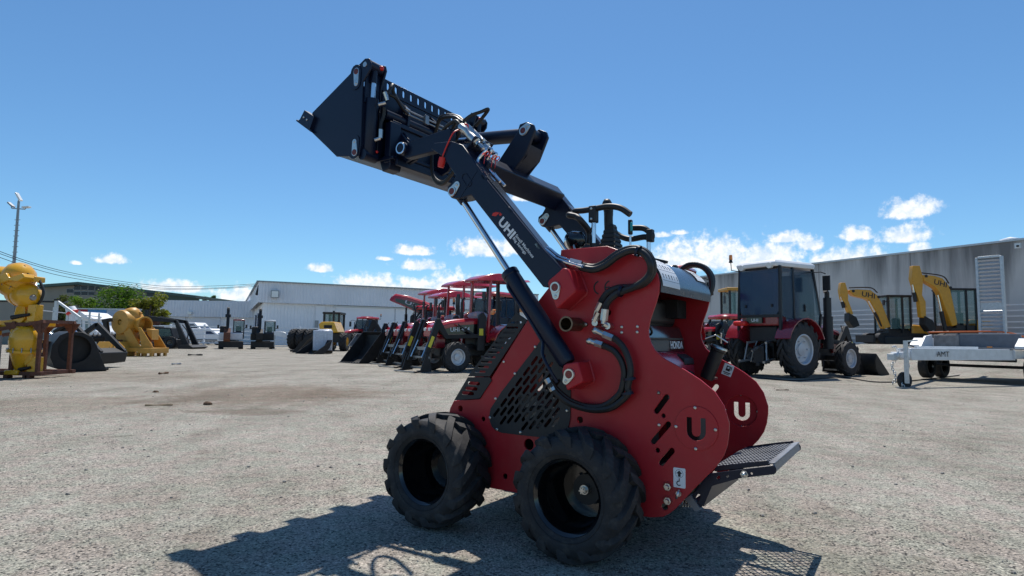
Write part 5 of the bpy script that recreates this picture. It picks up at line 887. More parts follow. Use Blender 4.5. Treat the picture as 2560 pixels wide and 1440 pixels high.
# ------------------------------------------------------------------ the red mini loader (local x forward, y to its left, z up)
TR = {
    'plate': [(0.172, 1.422), (-0.079, 1.424), (-0.156, 1.394), (-0.259, 1.358), (-0.303, 1.312), (-0.329, 1.274), (-0.337, 1.237), (-0.334, 1.195), (-0.321, 1.147), (-0.305, 1.105), (-0.292, 1.068), (-0.284, 1.026), (-0.285, 0.996), (-0.295, 0.966), (-0.313, 0.933), (-0.350, 0.901), (-0.368, 0.890), (-0.446, 0.852), (-0.516, 0.810), (-0.575, 0.764), (-0.612, 0.708), (-0.633, 0.638), (-0.632, 0.599), (-0.624, 0.546), (-0.609, 0.501), (-0.580, 0.455), (-0.481, 0.345), (-0.404, 0.254), (-0.373, 0.225), (-0.346, 0.208), (-0.288, 0.195), (0.420, 0.195), (0.580, 0.193), (0.835, 0.626), (0.662, 0.649), (0.590, 0.763), (0.368, 1.066), (0.316, 1.154), (0.188, 1.292), (0.175, 1.392)],
    'louvre_u': [(0.433, 1.112), (0.365, 1.072), (0.595, 0.773), (0.743, 0.767)],
    'louvre_l': [(0.743, 0.762), (0.595, 0.769), (0.582, 0.753), (0.659, 0.653), (0.835, 0.631)],
    'louvre_slots': [(0.437, 1.060), (0.458, 1.032), (0.478, 1.006), (0.504, 0.978), (0.528, 0.953), (0.551, 0.927), (0.573, 0.901), (0.599, 0.875), (0.621, 0.849), (0.641, 0.822), (0.663, 0.796)],
    'louvre_lslots': [(0.704, 0.731), (0.720, 0.702), (0.744, 0.676)],
    'grille': [(0.273, 0.979), (0.238, 0.967), (0.117, 0.807), (0.110, 0.711), (0.111, 0.598), (0.126, 0.531), (0.161, 0.505), (0.280, 0.487), (0.385, 0.486), (0.512, 0.486), (0.553, 0.495), (0.578, 0.512), (0.591, 0.538), (0.596, 0.564), (0.588, 0.605), (0.540, 0.668), (0.520, 0.696)],
    'holes': [(0.795, 0.589), (0.639, 0.546), (0.062, 0.591), (0.350, 0.444), (0.492, 0.267), (-0.351, 0.644), (-0.323, 0.491), (-0.353, 0.252), (-0.085, 1.105)],
    'hole_r': [(0.779, 0.590), (0.626, 0.547), (0.046, 0.592), (0.322, 0.447), (0.478, 0.269), (-0.361, 0.645), (-0.334, 0.493), (-0.368, 0.254), (-0.100, 1.105)],
    'slots': [(-0.367, 0.727), (-0.319, 0.662), (-0.373, 0.609), (-0.303, 0.527), (-0.388, 0.496), (-0.340, 0.437)],
    'disc': [(-0.497, 0.604), (-0.589, 0.613), (-0.498, 0.697)],
    'bolts': [(-0.331, 0.743), (-0.332, 0.602), (-0.494, 0.690), (-0.410, 0.603), (-0.579, 0.605), (-0.495, 0.517), (-0.155, 1.036), (-0.155, 1.011), (-0.232, 1.038), (-0.231, 1.013), (0.509, 0.853), (0.435, 0.795), (0.557, 0.659), (0.314, 0.935), (-0.331, 0.743), (0.603, 0.748), (0.666, 0.666), (0.559, 0.659), (0.589, 0.558), (0.543, 0.501), (0.397, 0.500), (0.129, 0.629)],
    'hexbolts': [(-0.370, 0.341), (-0.370, 0.281)],
    'eye': [(-0.418, 0.318)],
    'hookdecal': [(-0.394, 0.424), (-0.445, 0.427), (-0.448, 0.346), (-0.398, 0.343)],
    'br_up': [(0.176, 1.244), (0.168, 1.259), (0.153, 1.270), (0.090, 1.314), (0.071, 1.311), (0.058, 1.292), (0.022, 1.210), (0.027, 1.194), (0.121, 1.119), (0.133, 1.136)],
    'br_lo': [(0.093, 0.828), (0.083, 0.856), (0.068, 0.862), (0.010, 0.873), (-0.016, 0.790), (-0.012, 0.777), (0.064, 0.738), (0.082, 0.780)],
    'pins': [(0.129, 1.222), (0.127, 1.180), (0.051, 0.813), (0.069, 0.782)],
    'arm': [(0.795, 2.056), (0.857, 1.970), (0.766, 1.861), (0.789, 1.826), (0.820, 1.806), (0.822, 1.773), (0.798, 1.743), (0.759, 1.729), (0.717, 1.729), (0.656, 1.737), (0.203, 1.227), (0.044, 1.217), (0.104, 1.315), (0.193, 1.403), (0.558, 1.811), (0.599, 1.871), (0.723, 2.024)],
    'armpin': [(0.770, 1.776)],
    'nose': [(1.252, 2.153), (1.288, 2.124), (1.277, 2.087), (1.238, 2.056), (0.962, 2.066), (0.895, 2.105), (0.893, 2.183)],
    'cyl': [(0.452, 1.348), (0.091, 0.870), (0.083, 0.809), (0.736, 1.730), (0.815, 1.794)],
    'tube': [(0.383, 1.233), (0.397, 1.260), (0.414, 1.258), (0.416, 1.231), (0.367, 1.168), (0.297, 1.081), (0.229, 0.985), (0.209, 0.951), (0.195, 0.896), (0.150, 0.826), (0.121, 0.773)],
    'hose_lo1': [(-0.113, 0.994), (-0.148, 0.976), (-0.182, 0.942), (-0.207, 0.890), (-0.217, 0.833), (-0.204, 0.765), (-0.203, 0.732), (-0.135, 0.673), (-0.064, 0.652), (0.014, 0.653), (0.082, 0.678), (0.138, 0.723), (0.166, 0.767)],
    'hose_lo2': [(-0.068, 0.951), (-0.104, 0.940), (-0.139, 0.920), (-0.170, 0.878), (-0.183, 0.826), (-0.173, 0.762), (-0.157, 0.728), (-0.106, 0.684), (-0.055, 0.664), (0.025, 0.664), (0.086, 0.688), (0.142, 0.734), (0.168, 0.777)],
    'fit_lo': [(-0.049, 1.018), (-0.085, 1.002), (-0.132, 0.984), (-0.019, 0.969), (-0.043, 0.961), (-0.079, 0.951)],
    'hose_up1': [(0.033, 1.322), (0.002, 1.312), (-0.047, 1.306), (-0.101, 1.323), (-0.160, 1.360), (-0.217, 1.381), (-0.262, 1.378), (-0.298, 1.354), (-0.319, 1.313), (-0.311, 1.277), (-0.284, 1.244), (-0.233, 1.217), (-0.159, 1.193), (-0.119, 1.167), (-0.098, 1.140), (-0.092, 1.116)],
    'hose_up2': [(0.037, 1.333), (0.006, 1.324), (-0.037, 1.320), (-0.086, 1.337), (-0.139, 1.370), (-0.197, 1.393), (-0.254, 1.392), (-0.298, 1.367), (-0.323, 1.323), (-0.317, 1.279), (-0.284, 1.238), (-0.231, 1.219), (-0.151, 1.216), (-0.098, 1.196), (-0.074, 1.169), (-0.062, 1.153)],
    'chrome_up': [(0.218, 1.416), (0.198, 1.406), (0.155, 1.371), (0.112, 1.352), (0.074, 1.339), (0.018, 1.321)],
    'exh': [(0.076, 1.045), (0.041, 1.045), (0.076, 1.076)],
    'bar1': [(0.130, 1.481), (0.130, 1.546), (0.142, 1.595), (0.172, 1.620), (0.215, 1.633), (0.230, 1.651), (0.215, 1.666), (0.161, 1.665), (0.101, 1.667), (0.021, 1.671), (-0.047, 1.656), (-0.104, 1.616)],
    'bar2': [(0.094, 1.575), (0.064, 1.555), (0.010, 1.539), (-0.067, 1.544), (-0.107, 1.536), (-0.107, 1.513), (-0.107, 1.558), (-0.067, 1.592), (-0.002, 1.601)],
    'plat_arm': [(-0.508, 0.384), (-0.525, 0.402), (-0.781, 0.469), (-0.792, 0.467), (-0.797, 0.457), (-0.796, 0.442), (-0.788, 0.434), (-0.648, 0.398), (-0.536, 0.351), (-0.500, 0.264), (-0.476, 0.245), (-0.442, 0.289)],
    'plat_rail': [(-0.545, 0.433), (-0.755, 0.484), (-0.766, 0.482), (-0.770, 0.466), (-0.544, 0.411)],
    'bk_side': [(1.925, 2.425), (1.441, 2.668), (1.407, 2.661), (1.387, 2.628), (1.393, 2.587), (1.454, 2.524), (1.454, 2.425), (1.454, 2.137), (1.465, 2.062), (1.670, 2.092), (1.754, 2.160), (1.928, 2.298)],
    'bk_tooth': [(2.056, 2.386), (1.978, 2.447), (1.860, 2.378), (1.917, 2.292)],
    'ears': [(0.659, 2.216), (0.643, 2.262), (0.595, 2.268), (0.547, 2.243), (0.535, 2.207), (0.600, 2.067), (0.744, 1.928), (0.847, 1.999)]}
def mini_loader():
    H = thing('mini_loader', 'red stand-on mini loader with its black bucket raised high in the foreground', 'mini loader', (.6139, 3.2271, 0), PI-.5903)
    PV = .409
    outline = TR['plate'][:32]+[(.80, .195), (.905, .3), (.905, .41), (.868, .585), (.842, .628)]+TR['plate'][34:]
    gr = TR['grille']; gc = (sum(q[0] for q in gr)/len(gr), sum(q[1] for q in gr)/len(gr)); gin = [(gc[0]+(a-gc[0])*.93, gc[1]+(b-gc[1])*.93) for a, b in gr]
    hol = [circle(c, abs(c[0]-e[0]), 14) for c, e in zip(TR['holes'], TR['hole_r'])]
    sl = TR['slots']; hol += [stadium(sl[i], sl[i+1], .0125) for i in (0, 2, 4)]
    dc = TR['disc'][0]; louv = [[(.62, .70), (.60, .755), (.735, .755), (.80, .65), (.665, .66)]]
    def ucut(c):
        a, b = c; w, h, t = .041, .048, .0225
        o = [(a+w, b+h), (a+w-t, b+h), (a+w-t, b-.012)]+[(a+(w-t)*math.cos(q), b-.012-(w-t)*math.sin(q)*1.05) for q in [PI*i/6 for i in range(1, 6)]]+[(a-w+t, b-.012), (a-w+t, b+h), (a-w, b+h), (a-w, b-.012)]
        return o+[(a-w*math.cos(q), b-.012-w*math.sin(q)*.9) for q in [PI*i/8 for i in range(1, 8)]]+[(a+w, b-.012)]
    uc = ucut((dc[0], dc[1]-.004))
    left = link('side_plate', plate_mesh('side_plate', outline, hol+[circle(dc, .082, 28), gin], .012, RED, .0015), H, loc=(0, PV-.006, 0))
    right = link('side_plate', plate_mesh('side_plate', outline, hol+[circle(dc, .082, 28)], .012, RED, .0015), H, loc=(0, -PV+.006, 0))
    bm_ = MB().lathe([(.001, .0055), (.004, .0055), (.0068, .0035), (.0075, 0)], (0, 0, 0), (0, 1, 0), 12).mesh('bolt', ZINC)
    hexm = MB().cyl((0, 0, 0), (0, .012, 0), .0165, n=6).cyl((0, .012, 0), (0, .024, 0), .011, .008, n=12).lathe([(.021, .004), (.021, 0)], (0, 0, 0), (0, 1, 0), 16).mesh('hex_bolt', ZINC)
    dm = plate_mesh('cover_disc', circle(dc, .093, 44), [uc], .005, RED, .0008)
    for pl, sg in ((left, 1), (right, -1)):
        yo = .006 if sg > 0 else .006
        d = link('cover_disc', dm, pl, loc=(0, sg*.0088, 0))
        for q in TR['bolts'][2:6]: link('bolt', bm_, d, loc=(q[0], .003 if sg > 0 else .009, q[1]))
    for q in TR['bolts'][:2]+TR['bolts'][6:]: link('bolt', bm_, left, loc=(q[0], .0065, q[1]))
    for q in TR['hexbolts']: link('hex_bolt', hexm, left, loc=(q[0], .006, q[1]))
    e = TR['eye'][0]; MB().lathe([(.016+.0055*math.cos(a), .0055*math.sin(a)) for a in [i*PI/4 for i in range(9)]], (e[0], .022, e[1]), (1, .2, .35), 16).cyl((e[0], .0, e[1]), (e[0], .012, e[1]), .012).build('lifting_eye', ZINC, left)
    # the white lifting-point sticker: arrow in a ring above a hook
    a = TR['hookdecal']; cx = sum(q[0] for q in a)/4; cz = sum(q[1] for q in a)/4
    dk = link('sticker', plate_mesh('sticker', [(cx+x*.0265, cz+z_*.042) for x, z_ in ((-1, -.9), (-.9, -1), (.9, -1), (1, -.9), (1, .9), (.9, 1), (-.9, 1), (-1, .9))], [], .002, DECAL, .0004), left, loc=(0, .0072, 0))
    pr = MB().prism([(cx+x*.016, cz+.018+z_*.016) for x, z_ in ((-.35, -.8), (.35, -.8), (.35, 0), (.8, 0), (0, .85), (-.8, 0), (-.35, 0))], .001, .0016)
    pr.lathe([(.0165, .0012), (.0178, .0012)], (cx, 0, cz+.018), (0, 1, 0), 24); pr.tube([(cx, .0015, cz-.002), (cx, .0015, cz-.014)]+[(cx+.009*math.cos(q)+.002, .0015, cz-.023+.009*math.sin(q)) for q in [1.4-i*.55 for i in range(8)]], .0022, 5); pr.build('print', INK, dk)
    # CE mark
    ce = MB()
    for c, full in (((-.043, 1.225), 0), ((-.1, 1.225), 1)):
        pts = [(c[0]+.0, c[1])]; n = 14
        for i in range(n):
            a0, a1 = PI*(-.42+.84*i/n), PI*(-.42+.84*(i+1)/n)
            ce.add([(c[0]+r_*math.cos(q), .0068, c[1]+r_*math.sin(q)) for q in (a0, a1) for r_ in (.027, .0345)], [(0, 1, 3, 2)])
        if full: ce.add([(c[0]+.031, .0068, c[1]-.0035), (c[0]+.004, .0068, c[1]-.0035), (c[0]+.004, .0068, c[1]+.0035), (c[0]+.031, .0068, c[1]+.0035)], [(0, 1, 2, 3)])
    ce.build('ce_mark', INK, left, smooth=0)
    # louvre panels and slotted grille
    q = TR['louvre_u']; s_ = [(a, b) for a, b in TR['louvre_slots']]
    L1 = link('louvre_panel', plate_mesh('louvre_panel', [q[0], q[1], q[2], q[3]], [stadium((a+.034-.004, b), (a-.03-.004, b), .0055) for a, b in s_], .005, GRILL, .0006), H, loc=(0, PV+.004, 0))
    MB().prism([(.43, 1.06), (.37, 1.05), (.59, .77), (.72, .77)], -.10, -.095).build('dark_backing', DARK, L1)  # dark sheet added behind the upper louvre so its slots read dark
    q = TR['louvre_l']; link('louvre_panel', plate_mesh('louvre_panel', q, [stadium((a+.03, b), (a-.036, b), .009) for a, b in TR['louvre_lslots']], .005, GRILL, .0006), H, loc=(0, PV+.0045, 0))
    def inside(p, poly, m=.0):
        r = False; n = len(poly)
        for i in range(n):
            (x1, y1), (x2, y2) = poly[i], poly[i-1]
            if (y1 > p[1]) != (y2 > p[1]) and p[0] < (x2-x1)*(p[1]-y1)/(y2-y1)+x1: r = not r
        return r
    gg = [(gc[0]+(a-gc[0])*.9, gc[1]+(b-gc[1])*.9) for a, b in gr]; gs = []
    d1 = Vector((-.64, .77)); d2 = Vector((.77, .64))       # slot direction, row direction
    for r_ in range(-16, 17):
        for c_ in range(-12, 13):
            p = Vector(gc)+d2*r_*.0285+d1*(c_+.5*(r_ % 2))*.072; a, b = p-d1*.022, p+d1*.022
            if inside(a-d1*.012, gg) and inside(b+d1*.012, gg): gs.append(stadium(tuple(a), tuple(b), .0078, 4))
    grl = link('grille', plate_mesh('grille', gr, gs, .004, GRILL, .0005), H, loc=(0, PV+.0035, 0))
    for q in TR['bolts'][10:]:
        if inside(q, [(gc[0]+(a-gc[0])*1.04, gc[1]+(b-gc[1])*1.04) for a, b in gr]): link('bolt', bm_, grl, loc=(q[0], .002, q[1]))
    # chassis behind the plates: belly, cross wall and hydraulic gear seen through the slots
    MB().box((.30, 0, .215), (1.1, .78, .03)).box((.62, 0, .42), (.03, .78, .4)).box((-.27, 0, .3), (.03, .78, .2)).box((.15, 0, .62), (.55, .3, .4)).build('chassis', DARK, H)
    MB().prism([(.88, .25), (.885, .45), (.83, .66), (.36, 1.09), (.33, 1.07), (.8, .63), (.86, .45), (.86, .25)], -.39, .39).build('front_cover', RED, H)
    MB().cyl((.38, -.1, .58), (.38, .30, .58), .07).cyl((.24, -.1, .55), (.24, .27, .55), .06).box((.46, .1, .62), (.12, .3, .1)).build('hydraulic_pump', STEEL, H)
    for k, (a, b) in enumerate((((.5, .55), (.3, .62)), ((.45, .52), (.22, .66)), ((.33, .55), (.2, .75)))): MB().tube(spline([(a[0], .31, a[1]), ((a[0]+b[0])/2, .34, a[1]+.06), (b[0], .31, b[1])], 6), .012).build('pump_hose', HOSE, H)
    for x in (.0, .8369): MB().cyl((x, -.46, .2836), (x, .46, .2836), .07).build('hub', SATIN, H)
    # exhaust
    ex = TR['exh'][0]; MB().lathe([(.029, .0), (.033, .0), (.033, .125), (.0365, .128), (.0365, .134), (.029, .134), (.029, .02), (.001, .02)], (ex[0]-.002, PV-.01, ex[1]+.003), (0, 1, 0), 24).build('exhaust_pipe', PIPE, H)
    link('exhaust_flange', plate_mesh('exhaust_flange', [(ex[0]+.03, ex[1]+.032), (ex[0]-.045, ex[1]+.012), (ex[0]-.052, ex[1]+.004), (ex[0]-.045, ex[1]-.006), (ex[0]+.03, ex[1]-.028), (ex[0]+.04, ex[1])], [], .006, PIPE, .001), H, loc=(-.006, PV+.004, 0)); link('bolt', bm_, H, loc=(ex[0]-.046, PV+.006, ex[1]+.004))
    # weld-on pivot boxes, both sides
    def mirror(mesh_fn):
        for sg in (1, -1): mesh_fn(sg)
    pinm = MB().lathe([(.001, .006), (.017, .006), (.0185, .003), (.0185, 0)], (0, 0, 0), (0, 1, 0), 20).mesh('pin', mat('pin_red', (.2, .05, .045), .35, .6))
    ringm = MB().lathe([(.0185, .0015), (.0185, .005), (.026, .005), (.027, 0)], (0, 0, 0), (0, 1, 0), 24).mesh('pin_ring', ZINC)
    def keeper(parent, p, q, y, sg, R=.028, r_=.017):
        k = link('pin_keeper', plate_mesh('pin_keeper', teardrop(p, q, R, r_), [], .005, ZINC, .0012), parent, loc=(0, y+sg*.003, 0)); link('pin', pinm, k, loc=(p[0], sg*.002, p[1]), rot=(0, 0, 0 if sg > 0 else PI)); link('pin_ring', ringm, k, loc=(p[0], sg*.002, p[1]), rot=(0, 0, 0 if sg > 0 else PI))
        link('bolt', bm_, k, loc=(q[0], sg*.002, q[1]), rot=(0, 0, 0 if sg > 0 else PI))
    pins = TR['pins']
    for sg in (1, -1):
        b1 = MB().prism(TR['br_up'], sg*(PV-.001), sg*.535).build('arm_bracket', RED, H, .006); keeper(b1, pins[0], pins[1], sg*.5355, sg)
        b2 = MB().prism(TR['br_lo'], sg*(PV-.001), sg*.535).build('cylinder_bracket', RED, H, .006); keeper(b2, pins[2], pins[3], sg*.5355, sg)
        if sg > 0:
            for poly in (TR['br_up'], TR['br_lo']):
                pts = [(x, PV+.004, z_) for x, z_ in poly]; pts = [Vector(p) for p in pts]; pts.append(pts[0]); w = []
                for p_, q_ in zip(pts, pts[1:]): w += [p_+(q_-p_)*i/5 for i in range(5)]
                MB().tube(w, [.0055+.0012*(i % 2) for i in range(len(w))], 6).build('weld_bead', RED, b1 if poly is TR['br_up'] else b2)
    # lift arms
    arm = TR['arm']; tip = TR['armpin'][0]; top0, top1 = Vector((.599, 1.871)), Vector((.193, 1.403)); ad = (top1-top0).normalized()
    for sg in (1, -1):
        A = MB().prism(arm, sg*.43, sg*.53).build('lift_arm', BLK, H, .005)
        keeper(A, (.783, 1.772), (.752, 1.805), sg*.5305, sg, .028, .02); keeper(A, (.783, 1.772), (.752, 1.805), sg*.4295, -sg, .028, .02)
        # plates welded along the arm head, with an oval slot outline
        link('slot_rib', plate_mesh('slot_rib', stadium((.70, 1.842), (.673, 1.805), .022, 8), [stadium((.70, 1.842), (.673, 1.805), .017, 8)], .004, BLK, .0008), A, loc=(0, sg*.5315, 0))
        MB().bar((.735, sg*.5305, 1.732), (.62, sg*.5305, 1.868), .012, .003, (0, 1, 0)).build('seam', BLK, A)
        # nose that carries the bucket
        nz = TR['nose']; N_ = MB().prism(nz, sg*.38, sg*.43).prism([(q[0]*1., q[1]) for q in ((.93, 2.07), (.80, 2.058), (.72, 2.02), (.78, 1.98), (.86, 1.98), (.95, 2.04))], sg*.38, sg*.5295).build('arm_nose', BLK, H, .004)
        o = MB().lathe([(.001, .05), (.036, .05), (.04, .045), (.04, -.05), (.036, -.055), (.001, -.055)], (nz[2][0]-.02, sg*.41, 2.115), (0, 1, 0), 22).build('nose_pin', BLK, N_)
        MB().lathe([(.028, .004), (.036, .004), (.036, 0), (.028, 0)], (nz[2][0]-.02, sg*(.46 if sg > 0 else .355), 2.115), (0, 1, 0), 20).build('pin_washer', CHR, N_)
        # bright cover strip and pipes along the top of the arm
        nrm = Vector((ad.y, -ad.x))*-1
        c0, c1 = top0+nrm*.004, top1+nrm*.004
        MB().bar((c0.x, sg*.475, c0.y), (c1.x, sg*.475, c1.y), .07, .008, (nrm.x, 0, nrm.y)).build('cover_strip', HOODM, A, .001)
        for k, yy in enumerate((.518, .44)):
            a_, b_ = top0+nrm*.016, top1+nrm*.016; MB().cyl((a_.x, sg*yy, a_.y), (b_.x, sg*yy, b_.y), .0085).build('hydraulic_pipe', BLK if k == 0 else CHR, A)
        for f in (.08, .5, .92):
            p_ = top0+(top1-top0)*f+nrm*.014; MB().bar((p_.x-ad.x*.02, sg*.48, p_.y-ad.y*.02), (p_.x+ad.x*.02, sg*.48, p_.y+ad.y*.02), .1, .02, (nrm.x, 0, nrm.y)).build('pipe_clamp', ZINC if f > .9 else BLK, A, .003)
        # lift cylinder
        cy = TR['cyl']; ba, bb, pn, tp = [Vector((q[0], sg*.482, q[1])) for q in (cy[0], cy[1], pins[2], (.783, 1.772))]; dr = (bb-ba).normalized(); bb = Vector(pn)-dr*.055; ba = Vector(pn)-dr*(Vector(pn)-ba).length
        dr = (Vector(pn)-tp).normalized(); L_ = (Vector(pn)-tp).length; ba = tp+dr*(L_-.635)
        C_ = MB().lathe([(.001, 0), (.044, 0), (.0465, .004), (.0465, .03), (.0435, .034), (.0435, .56), (.036, .575), (.001, .575)], ba, dr, 26).cyl(Vector(pn)+V(0, -.03, 0), Vector(pn)+V(0, .03, 0), .04, n=18).build('lift_cylinder', BLK, H)
        MB().cyl(tp, ba+dr*.02, .0165, n=16).build('cylinder_rod', CHR, C_); MB().cyl(tp+V(0, -.032, 0), tp+V(0, .032, 0), .036, n=18).cyl(tp, tp+dr*.07, .03, .024).build('rod_eye', BLK, C_)
        if sg > 0: MB().tube(spline([(x, .515+.03*math.sin(i*.9)*(i > 6), z_) for i, (x, z_) in enumerate(TR['tube'])], 6), .0085).build('cylinder_pipe', BLK, C_)
    # lettering on the near arm
    ta = H_arm = [o for o in H.children if o.name.startswith('lift_arm')][0]; ex_, ez = Vector((-.66, -.75)).normalized(), Vector((-.75, .66)).normalized()
    def atxt(nm, s, o, w, h, m, bold=0.): text(nm, s, (o[0], .5308, o[1]), (ex_.x*w, 0, ex_.y*w), (ez.x*h, 0, ez.y*h), m, ta, bold)
    atxt('lettering', 'UHI', (.478, 1.568), .122, .048, DECAL, .035); atxt('lettering', 'Small Machines', (.369, 1.490), .158, .0165, DECAL, .012); atxt('lettering', 'Big Savings', (.387, 1.475), .114, .0195, DECAL, .012)
    lg = MB(); o_ = Vector((.507, 1.603)); pt = lambda a, b: (o_.x+ex_.x*a+ez.x*b, .5308, o_.y+ex_.y*a+ez.y*b)
    lg.add([pt(*q) for q in ((-.012, -.002), (.010, .014), (.013, .041), (-.008, .028), (-.017, .012))], [(0, 1, 2, 3, 4)]).add([pt(*q) for q in ((-.004, .033), (.016, .046), (.033, .046), (.029, .034), (.018, .032), (.0165, .044))], [(0, 1, 2, 3, 4, 5)]); lg.build('emblem', LOGO, ta, smooth=0)
    # cross beam and tilt linkage
    MB().box((.70, 0, 1.925), (.13, .86, .13), Matrix.Rotation(.85, 3, 'Y')).build('cross_beam', BLK, H, .008)
    er = TR['ears']; E_ = None
    for y in (.075, -.075):
        E_ = MB().prism(er, y-.011, y+.011).build('tilt_ear', BLK, H, .004)
        keeper(E_, (.613, 2.215), (.585, 2.238), y+.0115*(1 if y > 0 else -1), 1 if y > 0 else -1, .03, .022)
    MB().box((.72, 0, 1.985), (.13, .14, .02), Matrix.Rotation(.85, 3, 'Y')).prism([(.60, 2.06), (.575, 2.13), (.735, 1.94), (.76, 1.94)], -.07, .07).build('ear_web', BLK, H)
    T_ = MB().cyl((.613, -.06, 2.217), (.613, .06, 2.217), .038, n=18).lathe([(.001, 0), (.036, .0), (.036, .045), (.043, .05), (.043, .4), (.03, .42), (.02, .42), (.02, .5)], (.613, 0, 2.217), (1, 0, .105), 22).build('tilt_cylinder', BLK, H)
    MB().cyl((1.05, 0, 2.263), (1.36, 0, 2.295), .02).build('cylinder_rod', CHR, T_)
    # --------------------------------------------- bucket
    sd = TR['bk_side']; BW = .6
    bk = MB().strip([(1.925, 2.325), (1.75, 2.165), (1.665, 2.095), (1.47, 2.066)], -BW+.012, BW-.012, -.012).strip([(1.47, 2.066), (1.455, 2.14), (1.45, 2.50)], -BW+.012, BW-.012, -.012).box((1.447, .522, 2.52), (.012, .13, .24)).box((1.447, -.522, 2.52), (.012, .13, .24)).build('bucket', BLK, H)
    for sg in (1, -1):
        S_ = MB().prism(sd, sg*(BW-.012), sg*BW).build('side_plate', BLK, bk, .003)
        # inner ear plate and clam cylinder on each end
        MB().prism([(1.44, 2.675), (1.405, 2.665), (1.395, 2.63), (1.43, 2.53), (1.438, 2.3), (1.45, 2.08), (1.50, 2.07), (1.52, 2.3), (1.49, 2.6)], sg*.455, sg*.47).build('ear_plate', BLK, bk, .004)
        for a_, b_ in (((1.51, 2.60), (1.508, 2.525)), ((1.50, 2.09), (1.503, 2.155))):
            link('pin_keeper', plate_mesh('pin_keeper', teardrop(a_, b_, .024, .018), [], .005, ZINC, .001), bk, loc=(0, sg*(BW+.004), 0)); link('pin', pinm, bk, loc=(a_[0], sg*(BW+.004), a_[1]), rot=(0, 0, 0 if sg > 0 else PI)); link('bolt', bm_, bk, loc=(b_[0], sg*(BW+.005), b_[1]), rot=(0, 0, 0 if sg > 0 else PI))
        MB().lathe([(.001, .004), (.016, .004), (.017, 0)], (1.437, sg*BW, 2.628), (0, sg, 0), 16).build('pin', ZINC, bk)
        MB().prism(stadium((1.515, 2.53), (1.515, 2.60), .045), sg*BW, sg*(BW+.005)).build('boss_plate', BLK, bk); MB().prism(stadium((1.507, 2.09), (1.503, 2.16), .04), sg*BW, sg*(BW+.005)).build('boss_plate', BLK, bk)
        y = sg*.535; a_, b_ = Vector((1.425, y, 2.63)), Vector((1.452, y, 2.075)); dr = (b_-a_).normalized()
        c_ = MB().cyl(a_+V(0, -.05, 0), a_+V(0, .05, 0), .032, n=16).cyl(a_, a_+dr*.1, .022).lathe([(.02, 0), (.04, 0), (.041, .008), (.041, .34), (.03, .36), (.001, .36)], a_+dr*.2, dr, 20).cyl(b_+V(0, -.05, 0), b_+V(0, .05, 0), .034, n=16).build('clam_cylinder', BLK, bk)
        MB().cyl(a_+dr*.09, a_+dr*.21, .0185, n=14).build('cylinder_rod', CHR, bk); MB().ball(a_+V(-.03, -.03*sg, .0), .016, 8, 6).build('grease_cap', REDC, bk); MB().ball(b_+V(-.04, -.03*sg, .03), .009, 8, 6).build('grease_cap', REDC, bk)
    # slotted top flange
    fl = [(-.45, 2.515), (.45, 2.515), (.45, 2.60), (-.45, 2.60)]
    link('top_flange', plate_mesh('top_flange', fl, [stadium((.405-.0705*k, 2.545), (.405-.0705*k, 2.572), .011, 5) for k in range(12)], .01, BLK, .001, fn=lambda x, y, z: (z, x, y), flip=False), bk, loc=(1.44, 0, 0))
    MB().box((1.437, 0, 2.51), (.035, .92, .014)).build('flange_ledge', BLK, bk, .002)
    MB().cyl((1.41, -.46, 2.36), (1.41, .46, 2.36), .033, n=20).build('torque_tube', BLK, bk)
    MB().box((1.43, 0, 2.435), (.012, .92, .13)).build('back_sheet', BLK, bk)
    for y in (.02, -.25, .28): MB().prism([(1.37, 2.33), (1.36, 2.43), (1.44, 2.505), (1.46, 2.30)], y-.009, y+.009).build('back_rib', BLK, bk)
    # quick-attach plate with its uprights, hinge and latch wedges
    MB().box((1.395, 0, 2.205), (.03, .84, .2)).box((1.385, .40, 2.18), (.05, .09, .26)).box((1.385, -.40, 2.18), (.05, .09, .26)).box((1.39, 0, 2.31), (.05, .84, .03)).build('attach_plate', BLK, bk, .004)
    for y in (.31, .0, -.31, .345):
        MB().prism([(1.40, 2.30), (1.26, 2.15), (1.235, 2.115), (1.26, 2.08), (1.32, 2.06), (1.41, 2.1)], y-.01, y+.01).build('hinge_plate', BLK, bk, .003)
    for y in (.39, -.39): MB().prism([(1.41, 2.1), (1.36, 2.05), (1.37, 2.01), (1.43, 2.0), (1.46, 2.08)], y-.05, y+.05).build('latch_wedge', BLK, bk, .006)
    MB().box((1.40, 0, 2.075), (.14, .9, .02)).box((1.33, 0, 2.052), (.02, .84, .04)).build('lower_shelf', BLK, bk, .003)
    MB().cyl((1.36, -.4, 2.105), (1.36, .4, 2.105), .018).build('latch_bar', BLK, bk)
    link('maker_plate', plate_mesh('maker_plate', [(0, 0), (.03, 0), (.03, .045), (0, .045)], [circle((.015, .022), .005, 8)], .003, ZINC, .0005, fn=lambda x, y, z: (z, x, y), flip=False), bk, loc=(1.345, .24, 2.095))
    # cutting edge and tooth holders
    MB().prism([(1.925, 2.30), (1.975, 2.345), (1.968, 2.36), (1.905, 2.32)], -BW, BW).build('cutting_edge', BLK, bk, .002); tp_ = TR['bk_tooth']
    tm = MB().prism([(2.05, 2.384), (2.02, 2.392), (1.975, 2.445), (1.875, 2.382), (1.917, 2.300), (1.95, 2.325)], -.02, .02).mesh('tooth', BLK)
    fm = MB().prism([(2.06, 2.39), (1.90, 2.285), (1.895, 2.294), (2.05, 2.397)], -.05, .05).mesh('tooth_wing', BLK)
